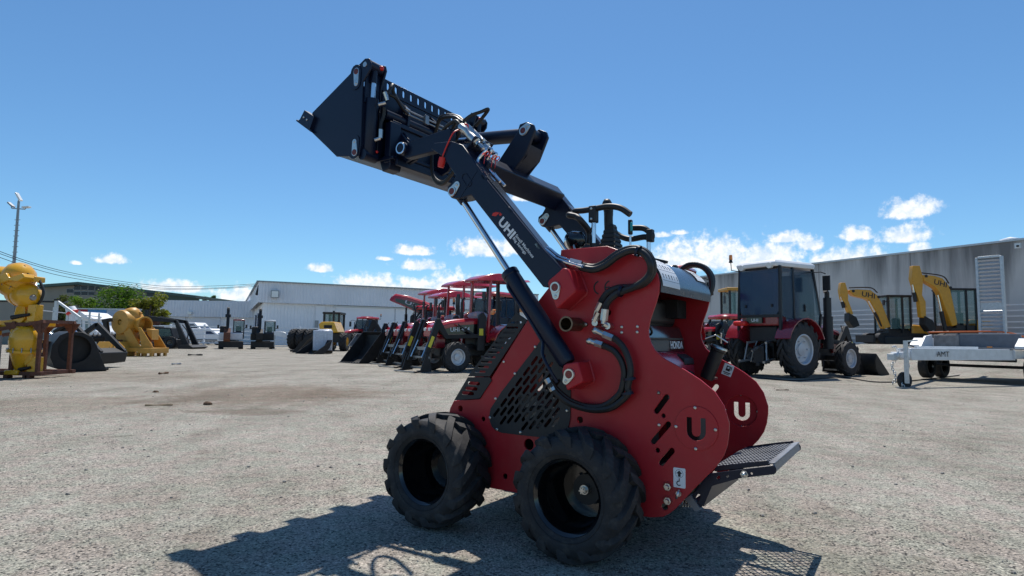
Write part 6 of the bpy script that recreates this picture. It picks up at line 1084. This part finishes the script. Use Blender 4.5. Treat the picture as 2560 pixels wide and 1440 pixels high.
    for k in range(5):
        y = BW+.002-.02-(2*BW-.04)*k/4+(.02 if k == 0 else 0); tt = link('tooth', tm, bk, loc=(0, y, 0)); link('tooth', fm, bk, loc=(0, y-.03, 0))
        for q in ((1.978, 2.398), (1.945, 2.375)): link('bolt', bm_, bk, loc=(q[0], y+.02, q[1]))
    # hoses on the back of the bucket
    def hose(nm, pts, r_, parent=H, m=HOSE, n=8, ring=.05): return MB().tube(spline(pts, n), r_, 8, ring=ring*.55).build(nm, m, parent)
    hose('bucket_hose', [(1.36, .50, 2.44), (1.35, .47, 2.50), (1.36, .44, 2.54), (1.37, .42, 2.50), (1.36, .38, 2.45), (1.37, .3, 2.425)], .011, bk); hose('bucket_hose', [(1.36, .46, 2.47), (1.34, .43, 2.455), (1.35, .36, 2.415), (1.36, .3, 2.40)], .011, bk)
    for z_, e_ in ((2.425, -.12), (2.40, -.1)): MB().cyl((1.365, .3, z_), (1.365, e_, z_-.0), .006).build('bucket_pipe', STEEL, bk); MB().cyl((1.365, .325, z_+.004), (1.365, .285, z_), .013, n=6).build('hose_fitting', ZINC, bk)
    MB().cyl((1.36, .505, 2.47), (1.35, .49, 2.42), .014, n=8).cyl((1.35, .505, 2.40), (1.38, .535, 2.385), .012, n=8).build('hose_fitting', ZINC, bk)
    hose('bucket_hose', [(1.37, .495, 2.38), (1.38, .49, 2.33), (1.39, .5, 2.28), (1.385, .505, 2.23)], .011, bk); MB().cyl((1.385, .505, 2.24), (1.385, .505, 2.185), .014, n=8).cyl((1.385, .505, 2.185), (1.41, .53, 2.17), .012, n=8).build('hose_fitting', ZINC, bk)
    MB().box((1.355, .13, 2.412), (.02, .035, .06)).build('pipe_clamp', STEEL, bk, .002)
    for k, (o1, o2) in enumerate(((0, 0), (.025, .012))):
        hose('loop_hose', [(.80, .40-o1, 2.17), (.9, .38-o1, 2.26+o2), (1.05, .33, 2.30+o2), (1.14, .27, 2.27), (1.18, .25, 2.2), (1.2, .24, 2.08), (1.18, .24, 1.98-o2), (1.1, .25, 1.93-o2), (1.0, .28, 1.96), (.93, .3, 2.02)], .011)
    hose('loop_hose', [(0.823, 0.400, 2.217), (0.783, 0.380, 2.249), (0.733, 0.360, 2.265), (0.692, 0.340, 2.280), (0.747, 0.320, 2.248), (0.810, 0.300, 2.219)], .0105)
    # quick couplers, fittings, bent chrome pipes and red ties on the arm head
    for k, (y, dz) in enumerate(((.455, 0.), (.405, .012), (.36, .0))):
        a_, b_ = Vector((.80, y, 2.165+dz)), Vector((.665, y, 2.035+dz)); d_2 = b_-a_
        c_ = MB().lathe([(.012, 0), (.02, .0), (.024, .01), (.024, .055), (.021, .06), (.021, .1), (.025, .105), (.025, .165), (.017, .17), (.017, .186)], a_, d_2, 16).build('quick_coupler', ZINC, H)
        f_ = [b_, b_+V(-.02, 0, -.025), b_+V(-.05, .0, -.035), b_+V(-.015, .03*(k == 0)+.0, -.10), b_+V(-.05, .02*(k == 0), -.16), b_+V(-.11, 0, -.222)]
        MB().tube(spline(f_, 5), .0085).build('bent_pipe', CHR, c_); MB().cyl(b_, b_+d_2.normalized()*.04, .015, n=6).build('hose_fitting', ZINC, c_)
        hose('coupler_hose', [a_, a_+V(.03, 0, .035), a_+V(.08, -.02, .045+.01*k), a_+V(.16, -.04-.02*k, .02), a_+V(.21, -.05, -.06)], .0105)
    MB().box((.70, .40, 2.045), (.012, .17, .09), Matrix.Rotation(-.75, 3, 'Y')).build('coupler_bracket', BLK, H, .004)
    for y, x_, z_ in ((.47, .60, 1.97), (.41, .595, 1.965), (.37, .6, 1.97)): MB().lathe([(.014+.003*math.cos(a), .003*math.sin(a)) for a in [i*PI/3 for i in range(7)]], (x_, y, z_), (.6, 0, .8), 12).bar((x_, y+.012, z_), (x_+.004, y+.02, z_-.06), .003).build('red_tie', REDC, H)
    MB().lathe([(.027+.004*math.cos(a), .006*math.sin(a)) for a in [i*PI/3 for i in range(7)]], (.785, .44, 2.155), (.7, 0, .7), 14).build('red_tie', REDC, H)
    MB().tube(spline([(.79, .475, 2.14), (.79, .53, 2.10), (.83, .536, 2.03), (.862, .537, 1.965)], 6), .004).build('red_strap', REDC, H); MB().lathe([(.001, -.025), (.017, -.025), (.02, .0), (.019, .03), (.001, .032)], (.868, .53, 1.945), (-.25, 0, 1), 14).build('dust_cap', REDC, H)
    # hoses down the side of the body
    lift = lambda L_, ys: [(x, y_, z_) for (x, z_), y_ in zip(L_, ys)]
    n1 = len(TR['hose_lo1']); h1 = hose('side_hose', [(x, .455+.0*i, z_) for i, (x, z_) in enumerate(TR['hose_lo1'][:-3])]+[(x, .49+.02*i, z_) for i, (x, z_) in enumerate(TR['hose_lo1'][-3:])], .0155, n=14, ring=.05)
    h2 = hose('side_hose', [(x, .448, z_) for x, z_ in TR['hose_lo2'][:-3]]+[(x, .475+.02*i, z_) for i, (x, z_) in enumerate(TR['hose_lo2'][-3:])], .0155, n=14, ring=.05)
    fz = TR['fit_lo']
    for p3 in (fz[0:3], fz[3:6]):
        MB().cyl((p3[0][0]+.005, PV, p3[0][1]), (p3[0][0]+.005, .462, p3[0][1]), .017, n=8).ball((p3[0][0]+.005, .462, p3[0][1]), .017, 8, 6).cyl((p3[0][0], .46, p3[0][1]), (p3[1][0], .458, p3[1][1]), .0135, n=10).cyl((p3[1][0], .458, p3[1][1]), (p3[2][0], .456, p3[2][1]), .0175, n=6).build('elbow_fitting', ZINC, H)
    e3 = TR['hose_lo1'][-1]; MB().cyl((e3[0]-.02, .52, e3[1]-.035), (e3[0]+.012, .525, e3[1]+.02), .016, n=6).build('hose_fitting', ZINC, H)
    hose('side_hose', [(x, .47 if i < 9 else .455, z_) for i, (x, z_) in enumerate(TR['hose_up1'])], .0165, n=14, ring=.05); hose('side_hose', [(x, .452 if i < 9 else .44, z_) for i, (x, z_) in enumerate(TR['hose_up2'])], .0165, n=14, ring=.05)
    for yy, off in ((.505, 0), (.475, .012)): MB().tube(spline([(x, yy-.03*i/6, z_+off) for i, (x, z_) in enumerate(TR['chrome_up'])], 6), .009).build('bent_pipe', CHR, H)
    for p_, q_ in (((.082, .478, 1.342), (.048, .474, 1.331)), ((.05, .473, 1.332), (.012, .47, 1.316)), ((.09, .462, 1.355), (.03, .456, 1.338))): MB().cyl(p_, q_, .0165, n=6).build('hose_fitting', ZINC, H)
    for p_, q_, r_ in (((-.092, .455, 1.118), (-.085, .455, 1.065), .019), ((-.085, .455, 1.065), (-.082, .455, 1.05), .012), ((-.082, .455, 1.05), (-.095, .44, 1.04), .015), ((-.066, .445, 1.15), (-.047, .445, 1.115), .017), ((-.047, .445, 1.115), (-.036, .44, 1.09), .012), ((-.055, .445, 1.105), (-.03, .44, 1.062), .0165), ((-.035, .44, 1.068), (-.03, .43, 1.05), .012)): MB().cyl(p_, q_, r_, n=8).build('elbow_fitting', ZINC, H)
    MB().cyl((-.1, PV, 1.04), (-.1, .45, 1.04), .016, n=8).cyl((-.035, PV, 1.055), (-.035, .45, 1.055), .016, n=8).build('hose_fitting', ZINC, H)
    for x, z_, yy in ((-.262, 1.378, .47), (-.2, .735, .45), (-.17, 1.2, .45), (-.21, .80, .45)):
        MB().lathe([(.024, -.006), (.028, -.006), (.028, .006), (.024, .006)], (x, yy, z_), (1, 0, .4) if z_ > 1.3 else (.2, 0, 1) if z_ < 1 else (1, 0, .3), 14).build('cable_tie', BLK, H)
    # far-side hoses showing over the hood
    for k in range(2): hose('side_hose', [(-.12, -.45, 1.36+.0*k), (-.2, -.46-.03*k, 1.42), (-.28, -.47-.03*k, 1.405), (-.325, -.47-.03*k, 1.34), (-.32, -.46, 1.25), (-.25, -.45, 1.19)], .0165, n=12)
    # console, hood and stickers
    MB().prism([(.17, 1.418), (-.078, 1.42), (-.158, 1.39), (-.158, 1.36), (.17, 1.36)], -.395, .395).build('console', HOODM, H, .003)
    hp = [(-.158, 1.392), (-.235, 1.368), (-.29, 1.335), (-.325, 1.29), (-.342, 1.24), (-.342, 1.195)]
    hd = MB().strip([tuple(q) for q in [(p.x, p.y) for p in spline([(a, b, 0) for a, b in hp], 5)]], -.396, .396, .004).build('hood', HOODM, H)
    HP = [(p.x, p.y) for p in spline([(a, b, 0) for a, b in hp], 5)]
    for y0, y1, i0, i1 in ((.39, .15, 4, 23), (-.36, -.22, 6, 15)):
        seg = [(a-.0045*.8, b+.0045*.6) for a, b in HP[i0:i1]]; st = MB().strip(seg, y0, y1, -.0012).build('warning_sticker', DECAL, hd)
        rnd = random.Random(5); pic = MB()
        for row in range(2, len(seg)-3, 5):
            for k in range(6):
                y = y0+(y1-y0)*(.1+.16*k); p0_, p1_ = Vector(seg[row]), Vector(seg[row+2]); n_ = Vector((-.8, .6))*.0016; w = .004+.007*rnd.random()
                pic.add([(p0_.x+n_.x, y, p0_.y+n_.y), (p0_.x+n_.x, y-w*2, p0_.y+n_.y), (p1_.x+n_.x, y-w-.004, p1_.y+n_.y), (p1_.x+n_.x, y-.003, p1_.y+n_.y)], [(0, 1, 2, 3)])
            p0_ = Vector(seg[min(row+3, len(seg)-2)]); p1_ = p0_+(Vector(seg[min(row+4, len(seg)-1)])-p0_)*.15; n_ = Vector((-.8, .6))*.0016
            pic.add([(p0_.x+n_.x, y0-.01*(1 if y0 > 0 else -1), p0_.y+n_.y), (p0_.x+n_.x, y1, p0_.y+n_.y), (p1_.x+n_.x, y1, p1_.y+n_.y), (p1_.x+n_.x, y0-.01*(1 if y0 > 0 else -1), p1_.y+n_.y)], [(0, 1, 2, 3)])
        pic.build('pictograms', INK, st, smooth=0)
    MB().box((-.2, -.02, 1.383), (.02, .04, .02)).box((-.2, -.22, 1.383), (.02, .04, .02)).build('latch', SATIN, hd, .003); MB().prism([(-.15, 1.395), (-.24, 1.372), (-.245, 1.385), (-.155, 1.41)], .02, .045).build('hood_handle', SATIN, hd)
    # control station
    hb = MB().tube(spline([(x, .18+(.07 if 1 < i < 5 else 0), z_) for i, (x, z_) in enumerate(TR['bar1'])], 6), .0165, 12).build('handle_bar', SATIN, H)
    MB().cyl((.104, .18, 1.42), (.104, .18, 1.61), .0135).build('handle_post', CHR, H); MB().cyl((.104, .18, 1.415), (.104, .18, 1.482), .02).build('post_socket', SATIN, H); c_ = MB().box((.104, .18, 1.637), (.042, .045, .09)).build('clamp', SATIN, H, .006)
    for z_ in (1.61, 1.665): link('bolt', bm_, c_, loc=(.106, .2025, z_))
    jx, jy = .05, .08; js = MB()
    for k in range(7): w = .058-.0055*k; z_ = 1.425+.024*k; js.add([(jx+a*w, jy+b*w, z_+(0 if e else .012)) for e in (1, 0) for a, b in ((-1, -1), (1, -1), (1, 1), (-1, 1))]+[(jx+a*w*.8, jy+b*w*.8, z_+.024) for a, b in ((-1, -1), (1, -1), (1, 1), (-1, 1))], [(0, 1, 5, 4), (1, 2, 6, 5), (2, 3, 7, 6), (3, 0, 4, 7), (4, 5, 9, 8), (5, 6, 10, 9), (6, 7, 11, 10), (7, 4, 8, 11)])
    js.build('joystick_boot', SATIN, H, smooth=0); MB().tube(spline([(jx+.012, jy, 1.57), (jx+.014, jy, 1.62), (jx+.014, jy, 1.67), (jx+.022, jy, 1.71), (jx+.036, jy, 1.737)], 5), [.024]*8+[.025, .025, .026, .027, .028, .029, .028, .027, .026, .024, .02, .012, .004], 12).build('joystick', SATIN, H)
    MB().tube(spline([(x, -.1, z_) for x, z_ in TR['bar2'][:5]]+[(-.112, -.1, 1.55)]+[(x, -.1, z_) for x, z_ in TR['bar2'][6:]], 6), .0165, 12).build('handle_bar', SATIN, H)
    MB().cyl((-.093, -.1, 1.39), (-.093, -.1, 1.55), .013).build('handle_post', CHR, H); MB().box((-.103, -.1, 1.548), (.036, .042, .07)).build('clamp', SATIN, H, .006); MB().cyl((-.093, -.1, 1.37), (-.093, -.1, 1.455), .02).build('post_socket', SATIN, H)
    o = MB().cyl((-.02, -.02, 1.42), (-.02, -.02, 1.56), .006).build('throttle_lever', CHR, H); MB().box((-.02, -.02, 1.59), (.022, .03, .085)).build('lever_knob', SATIN, o, .008); MB().box((-.031, -.008, 1.59), (.012, .012, .05)).build('lever_band', TEAL, o, .003); MB().cyl((-.02, -.02, 1.42), (-.02, -.02, 1.445), .022, .014).build('lever_boot', SATIN, o)
    lp = MB().lathe([(.001, .0), (.035, .0), (.05, .02), (.052, .05), (.04, .09), (.02, .105), (.001, .108)], (.235, .22, 1.495), (-1, .2, .05), 20).build('work_light', GLOSS, H); MB().lathe([(.046, .012), (.051, .02), (.051, .03), (.047, .03)], (.235, .22, 1.495), (-1, .2, .05), 20).build('lamp_ring', CHR, lp); MB().tube([(.18, .26, 1.48), (.17, .27, 1.45), (.16, .25, 1.42)], .006).build('lamp_bracket', ZINC, lp)
    # ignition knobs and gauges on the console
    for x, y in ((-.1, .28), (-.12, .05), (.1, -.1), (-.05, .3)): MB().cyl((x, y, 1.415), (x, y, 1.432), .012).build('knob', SATIN, H)
    # engine bay
    eb = MB().prism([(.1, .93), (.1, 1.075), (-.13, 1.08), (-.175, 1.05), (-.2, .975), (-.205, .91), (.1, .91)], -.37, .27).build('engine_cover', GLOSS, H, .012)
    MB().box((-.2, -.05, .985), (.012, .56, .01)).build('cover_rib', SATIN, eb); text('lettering', 'HONDA', (-.2065, -.12, .932), (0, -.20, .0), (.003, 0, .042), DECAL, eb, .02)
    er_ = MB().prism([(.12, .70), (.12, .93), (-.19, .935), (-.26, .86), (-.275, .76), (-.24, .68)], -.37, .30).build('engine_body', PINK, H, .04); MB().prism([(-.20, .915), (-.262, .88), (-.268, .85), (-.235, .83), (-.2, .85)], -.33, -.17).build('engine_badge_panel', SATIN, er_, .004); MB().lathe([(.001, .02), (.05, .018), (.06, 0), (.06, -.02)], (-.275, -.22, .76), (-1, 0, .1), 18).build('recoil_grip', SATIN, er_)
    for k in range(8): MB().box((-.17, -.20-.02*k, 1.15), (.10, .004, .10)).build('cooling_fin', SATIN, H)
    MB().box((-.02, -.1, 1.13), (.26, .55, .13)).build('air_cleaner', SATIN, H, .02); MB().box((-.37, .06, .6), (.16, .3, .24)).build('cutout_dark_box', DARK, H, .01); MB().box((-.30, .2, .70), (.1, .28, .16)).build('slot_dark_box', DARK, H)  # last two: dark boxes added so plate slots and U cut-out read black
    MB().box((.02, 0, 1.12), (.1, .5, .16)).box((.05, .0, 1.25), (.2, .74, .2)).box((.09, 0, .95), (.02, .78, .5)).build('engine_block', DARK, H)
    for x, y in ((-.18, .34), (-.18, .25)): MB().cyl((x, y, 1.02), (x-.0, y-.01, 1.24), .005).build('choke_cable', ZINC, H)
    MB().box((-.2, .2, 1.09), (.02, .035, .06)).build('fuel_tap', GREEN, H, .006); MB().tube(spline([(-.2, .2, 1.06), (-.21, .17, 1.02), (-.18, .12, 1.0)], 5), .006).build('fuel_line', HOSE, H); MB().tube(spline([(-.15, .3, 1.03), (-.2, .32, .97), (-.22, .33, .9)], 5), .012).build('engine_hose', HOSE, H)
    can = MB().lathe([(.001, -.0), (.035, .0), (.037, .01), (.037, .16), (.042, .165), (.042, .185), (.001, .19)], (-.34, -.3, .775), (-.42, -.0, 1), 22).build('canister', SATIN, H); MB().lathe([(.043, 0), (.046, .004), (.043, .012)], (-.408, -.3, .937), (-.42, 0, 1), 22).cyl((-.42, -.3, .965), (-.425, -.29, 1.02), .004).tube([(-.35, -.25, .99), (-.4, -.27, 1.01), (-.45, -.32, .97)], .004).build('clamp_band', ZINC, can)
    MB().box((-.345, -.33, .8), (.05, .06, .012)).box((-.36, -.33, .775), (.05, .06, .012)).build('canister_bracket', ZINC, can)
    fs = link('sticker', plate_mesh('sticker', [(-.027, -.032), (.027, -.032), (.027, .032), (-.027, .032)], [], .0015, DECAL, .0003), right, loc=(-.43, .0068, .82), rot=(0, -.35, 0)); MB().box((0, .001, .008), (.022, .001, .028)).box((0, .001, -.016), (.04, .001, .005)).box((0, .001, -.024), (.03, .001, .004)).box((-.016, .001, .012), (.004, .001, .02)).build('print', INK, fs); MB().box((0, .0018, .012), (.011, .001, .009)).build('print', DECAL, fs)
    # foot platform
    pa = TR['plat_arm']; pf = Matrix
    for sg in (1, -1):
        a_ = link('platform_arm', plate_mesh('platform_arm', pa, [stadium((-.465, .275), (-.478, .30), .008), stadium((-.56, .385), (-.565, .392), .006), stadium((-.60, .398), (-.603, .402), .005), circle((-.70, .425), .005, 8)], .008, BLK, .001), H, loc=(0, sg*.32, 0))
        MB().cyl((-.672, sg*.004, .419), (-.672, sg*.012, .419), .0165, n=6).lathe([(.001, .017), (.008, .015), (.012, .006), (.012, 0)], (-.672, sg*.010, .419), (0, sg, 0), 14).build('bolt', ZINC, a_)
        link('platform_rail', plate_mesh('platform_rail', TR['plat_rail'], [], .006, BLK, .001), H, loc=(0, sg*.306, 0))
    p0_, p1_ = Vector((-.53, 0, .418)), Vector((-.79, 0, .474)); dd = (p1_-p0_); ln = dd.length; dx = dd/ln; up_ = Vector((dx.z, 0, -dx.x))*1.; up_ = up_ if up_.z > 0 else -up_
    tr_ = MB(); nx, ny = 12, 15
    for i in range(nx):
        for j in range(ny):
            c = p0_+dx*(ln*(i+.5)/nx)*.96+V(0, -.295+.59*(j+.25+.5*(i % 2))/ny, 0); hx, hy = ln/nx*.98, .59/ny*.5
            P4 = [c-dx*hx, c+V(0, hy, 0)+up_*.006, c+dx*hx, c-V(0, hy, 0)+up_*.006]
            for k in range(4): tr_.bar(P4[k], P4[(k+1) % 4], .0055, .0035, tuple(up_))
    tr_.build('expanded_mesh_tread', GREYS, H, smooth=0)
    MB().bar(p1_+V(.002, -.312, -.014), p1_+V(.002, .312, -.014), .008, .036, tuple(up_)).bar(p1_+dx*-.012+V(0, -.312, .004), p1_+dx*-.012+V(0, .312, .004), .03, .006, tuple(up_)).build('end_bar', GREYS, H, .002)
    MB().bar(p0_+V(-.01, 0, -.01), p1_+V(.02, 0, -.012), .03, .012).bar((-.49, -.31, .285), (-.49, .31, .285), .012, .06).bar((-.46, -.31, .26), (-.46, .31, .26), .05, .008).build('platform_frame', BLK, H)
    MB().prism([(-.445, .30), (-.49, .245), (-.463, .235), (-.42, .28)], .30, .335).build('hinge_tab', GREYS, H)
    for y in (.29, -.2): MB().tube([(-.385-.0035*i/2, y+.017*math.cos(i*.9), .248+.017*math.sin(i*.9)+.001*i/4) for i in range(40)], .0032, 5).build('spring', SPRING, H)
    MB().cyl((-.35, .3, .235), (-.46, .3, .262), .006).build('spring_rod', ZINC, H)
    # wheels: deep gloss black rims in lugged tyres
    hw = .112; rp = [(.158, .082), (.168, .086), (.170, .094), (.1655, .098), (.159, .093), (.152, .086), (.149, .06), (.140, .047), (.137, .03), (.135, -.075), (.128, -.086), (.05, -.09), (.045, -.08), (.001, -.078)]
    rm = MB().lathe(rp, (0, 0, 0), (0, 1, 0), 48)
    for k in range(6): q = PI/3*k; rm.cyl((.07*math.cos(q), -.09, .07*math.sin(q)), (.07*math.cos(q), -.075, .07*math.sin(q)), .008, n=6)
    rm.lathe([(.135, -.075), (.145, -.082), (.168, -.086)], (0, 0, 0), (0, 1, 0), 48); rm.cyl((.1475, .06, .0), (.16, .075, 0), .004, n=6)
    rm.v = [(q[0], q[1]*1.17, q[2]) for q in rm.v]; rmm = rm.mesh('wheel', GLOSS, 30)
    tp = [(.160, .085), (.166, .098), (.176, .104), (.192, .112), (.214, .113), (.232, .109), (.246, .102), (.256, .09), (.2605, .06), (.262, 0)]
    ty = MB().lathe(tp+[(r_, -h) for r_, h in reversed(tp[:-1])], (0, 0, 0), (0, 1, 0), 72)
    NL = 14
    def prof(y):
        y = abs(y)
        for (r1, h1), (r2, h2) in zip(tp[5:], tp[6:]):
            if h2 <= y <= h1: return r2+(r1-r2)*(y-h2)/(h1-h2)
        return .232
    for k in range(NL):
        for sd in (1, -1):
            th0 = 2*PI*(k+(.5 if sd < 0 else 0))/NL; vs = []; st = []
            for s_, y, ro, wd in ((0, .114, .222, .55), (.04, .1145, .243, .8), (.1, .110, .264, .95), (.22, .097, .2755, 1.), (.45, .068, .2835, .95), (.7, .034, .2845, .92), (.9, .004, .2845, .9), (1., -.014, .284, .75)):
                th = th0-(s_**.8)*.50; ri = prof(min(y, .108))-.006 if y < .109 else ro-.018
                for a in (-1, 1):
                    tt = th+a*.088*wd
                    vs += [((ro-.0)*math.cos(tt), sd*y, ro*math.sin(tt)), (ri*math.cos(tt+a*.02), sd*min(y, .109), ri*math.sin(tt+a*.02))]
                st.append(1)
            fs = []
            for i in range(len(st)-1): b = i*4; fs += [(b, b+4, b+6, b+2), (b, b+1, b+5, b+4), (b+2, b+6, b+7, b+3)]
            e_ = (len(st)-1)*4; fs += [(0, 2, 3, 1), (e_, e_+1, e_+3, e_+2)]; ty.add(vs, fs)
    ty.lathe([(.183, .1085), (.185, .1115), (.187, .1105)], (0, 0, 0), (0, 1, 0), 60)
    ty.v = [(q[0]*1.012, q[1]*1.17, q[2]*1.012) for q in ty.v]; tym = ty.mesh('tyre', RUB, 28)
    hubm = MB().cyl((0, -.085, 0), (0, -.06, 0), .022, n=20).cyl((0, -.06, 0), (0, -.045, 0), .017, n=6).cyl((0, -.045, 0), (0, -.038, 0), .009, n=12)
    for k in range(6): q = PI/3*k; hubm.box((.0125*math.cos(q), -.042, .0125*math.sin(q)), (.006, .01, .006))
    hubm = hubm.mesh('hub', ZINC)
    for x in (0., .8369):
        for sg in (1, -1):
            w_ = link('wheel', rmm, H, loc=(x, sg*.545, .2865), rot=(0, x*1.3+.12, 0) if sg > 0 else (0, .4, PI)); link('tyre', tym, w_)
            if not (x > .1): link('hub', hubm, w_)
    return H
mini_loader()
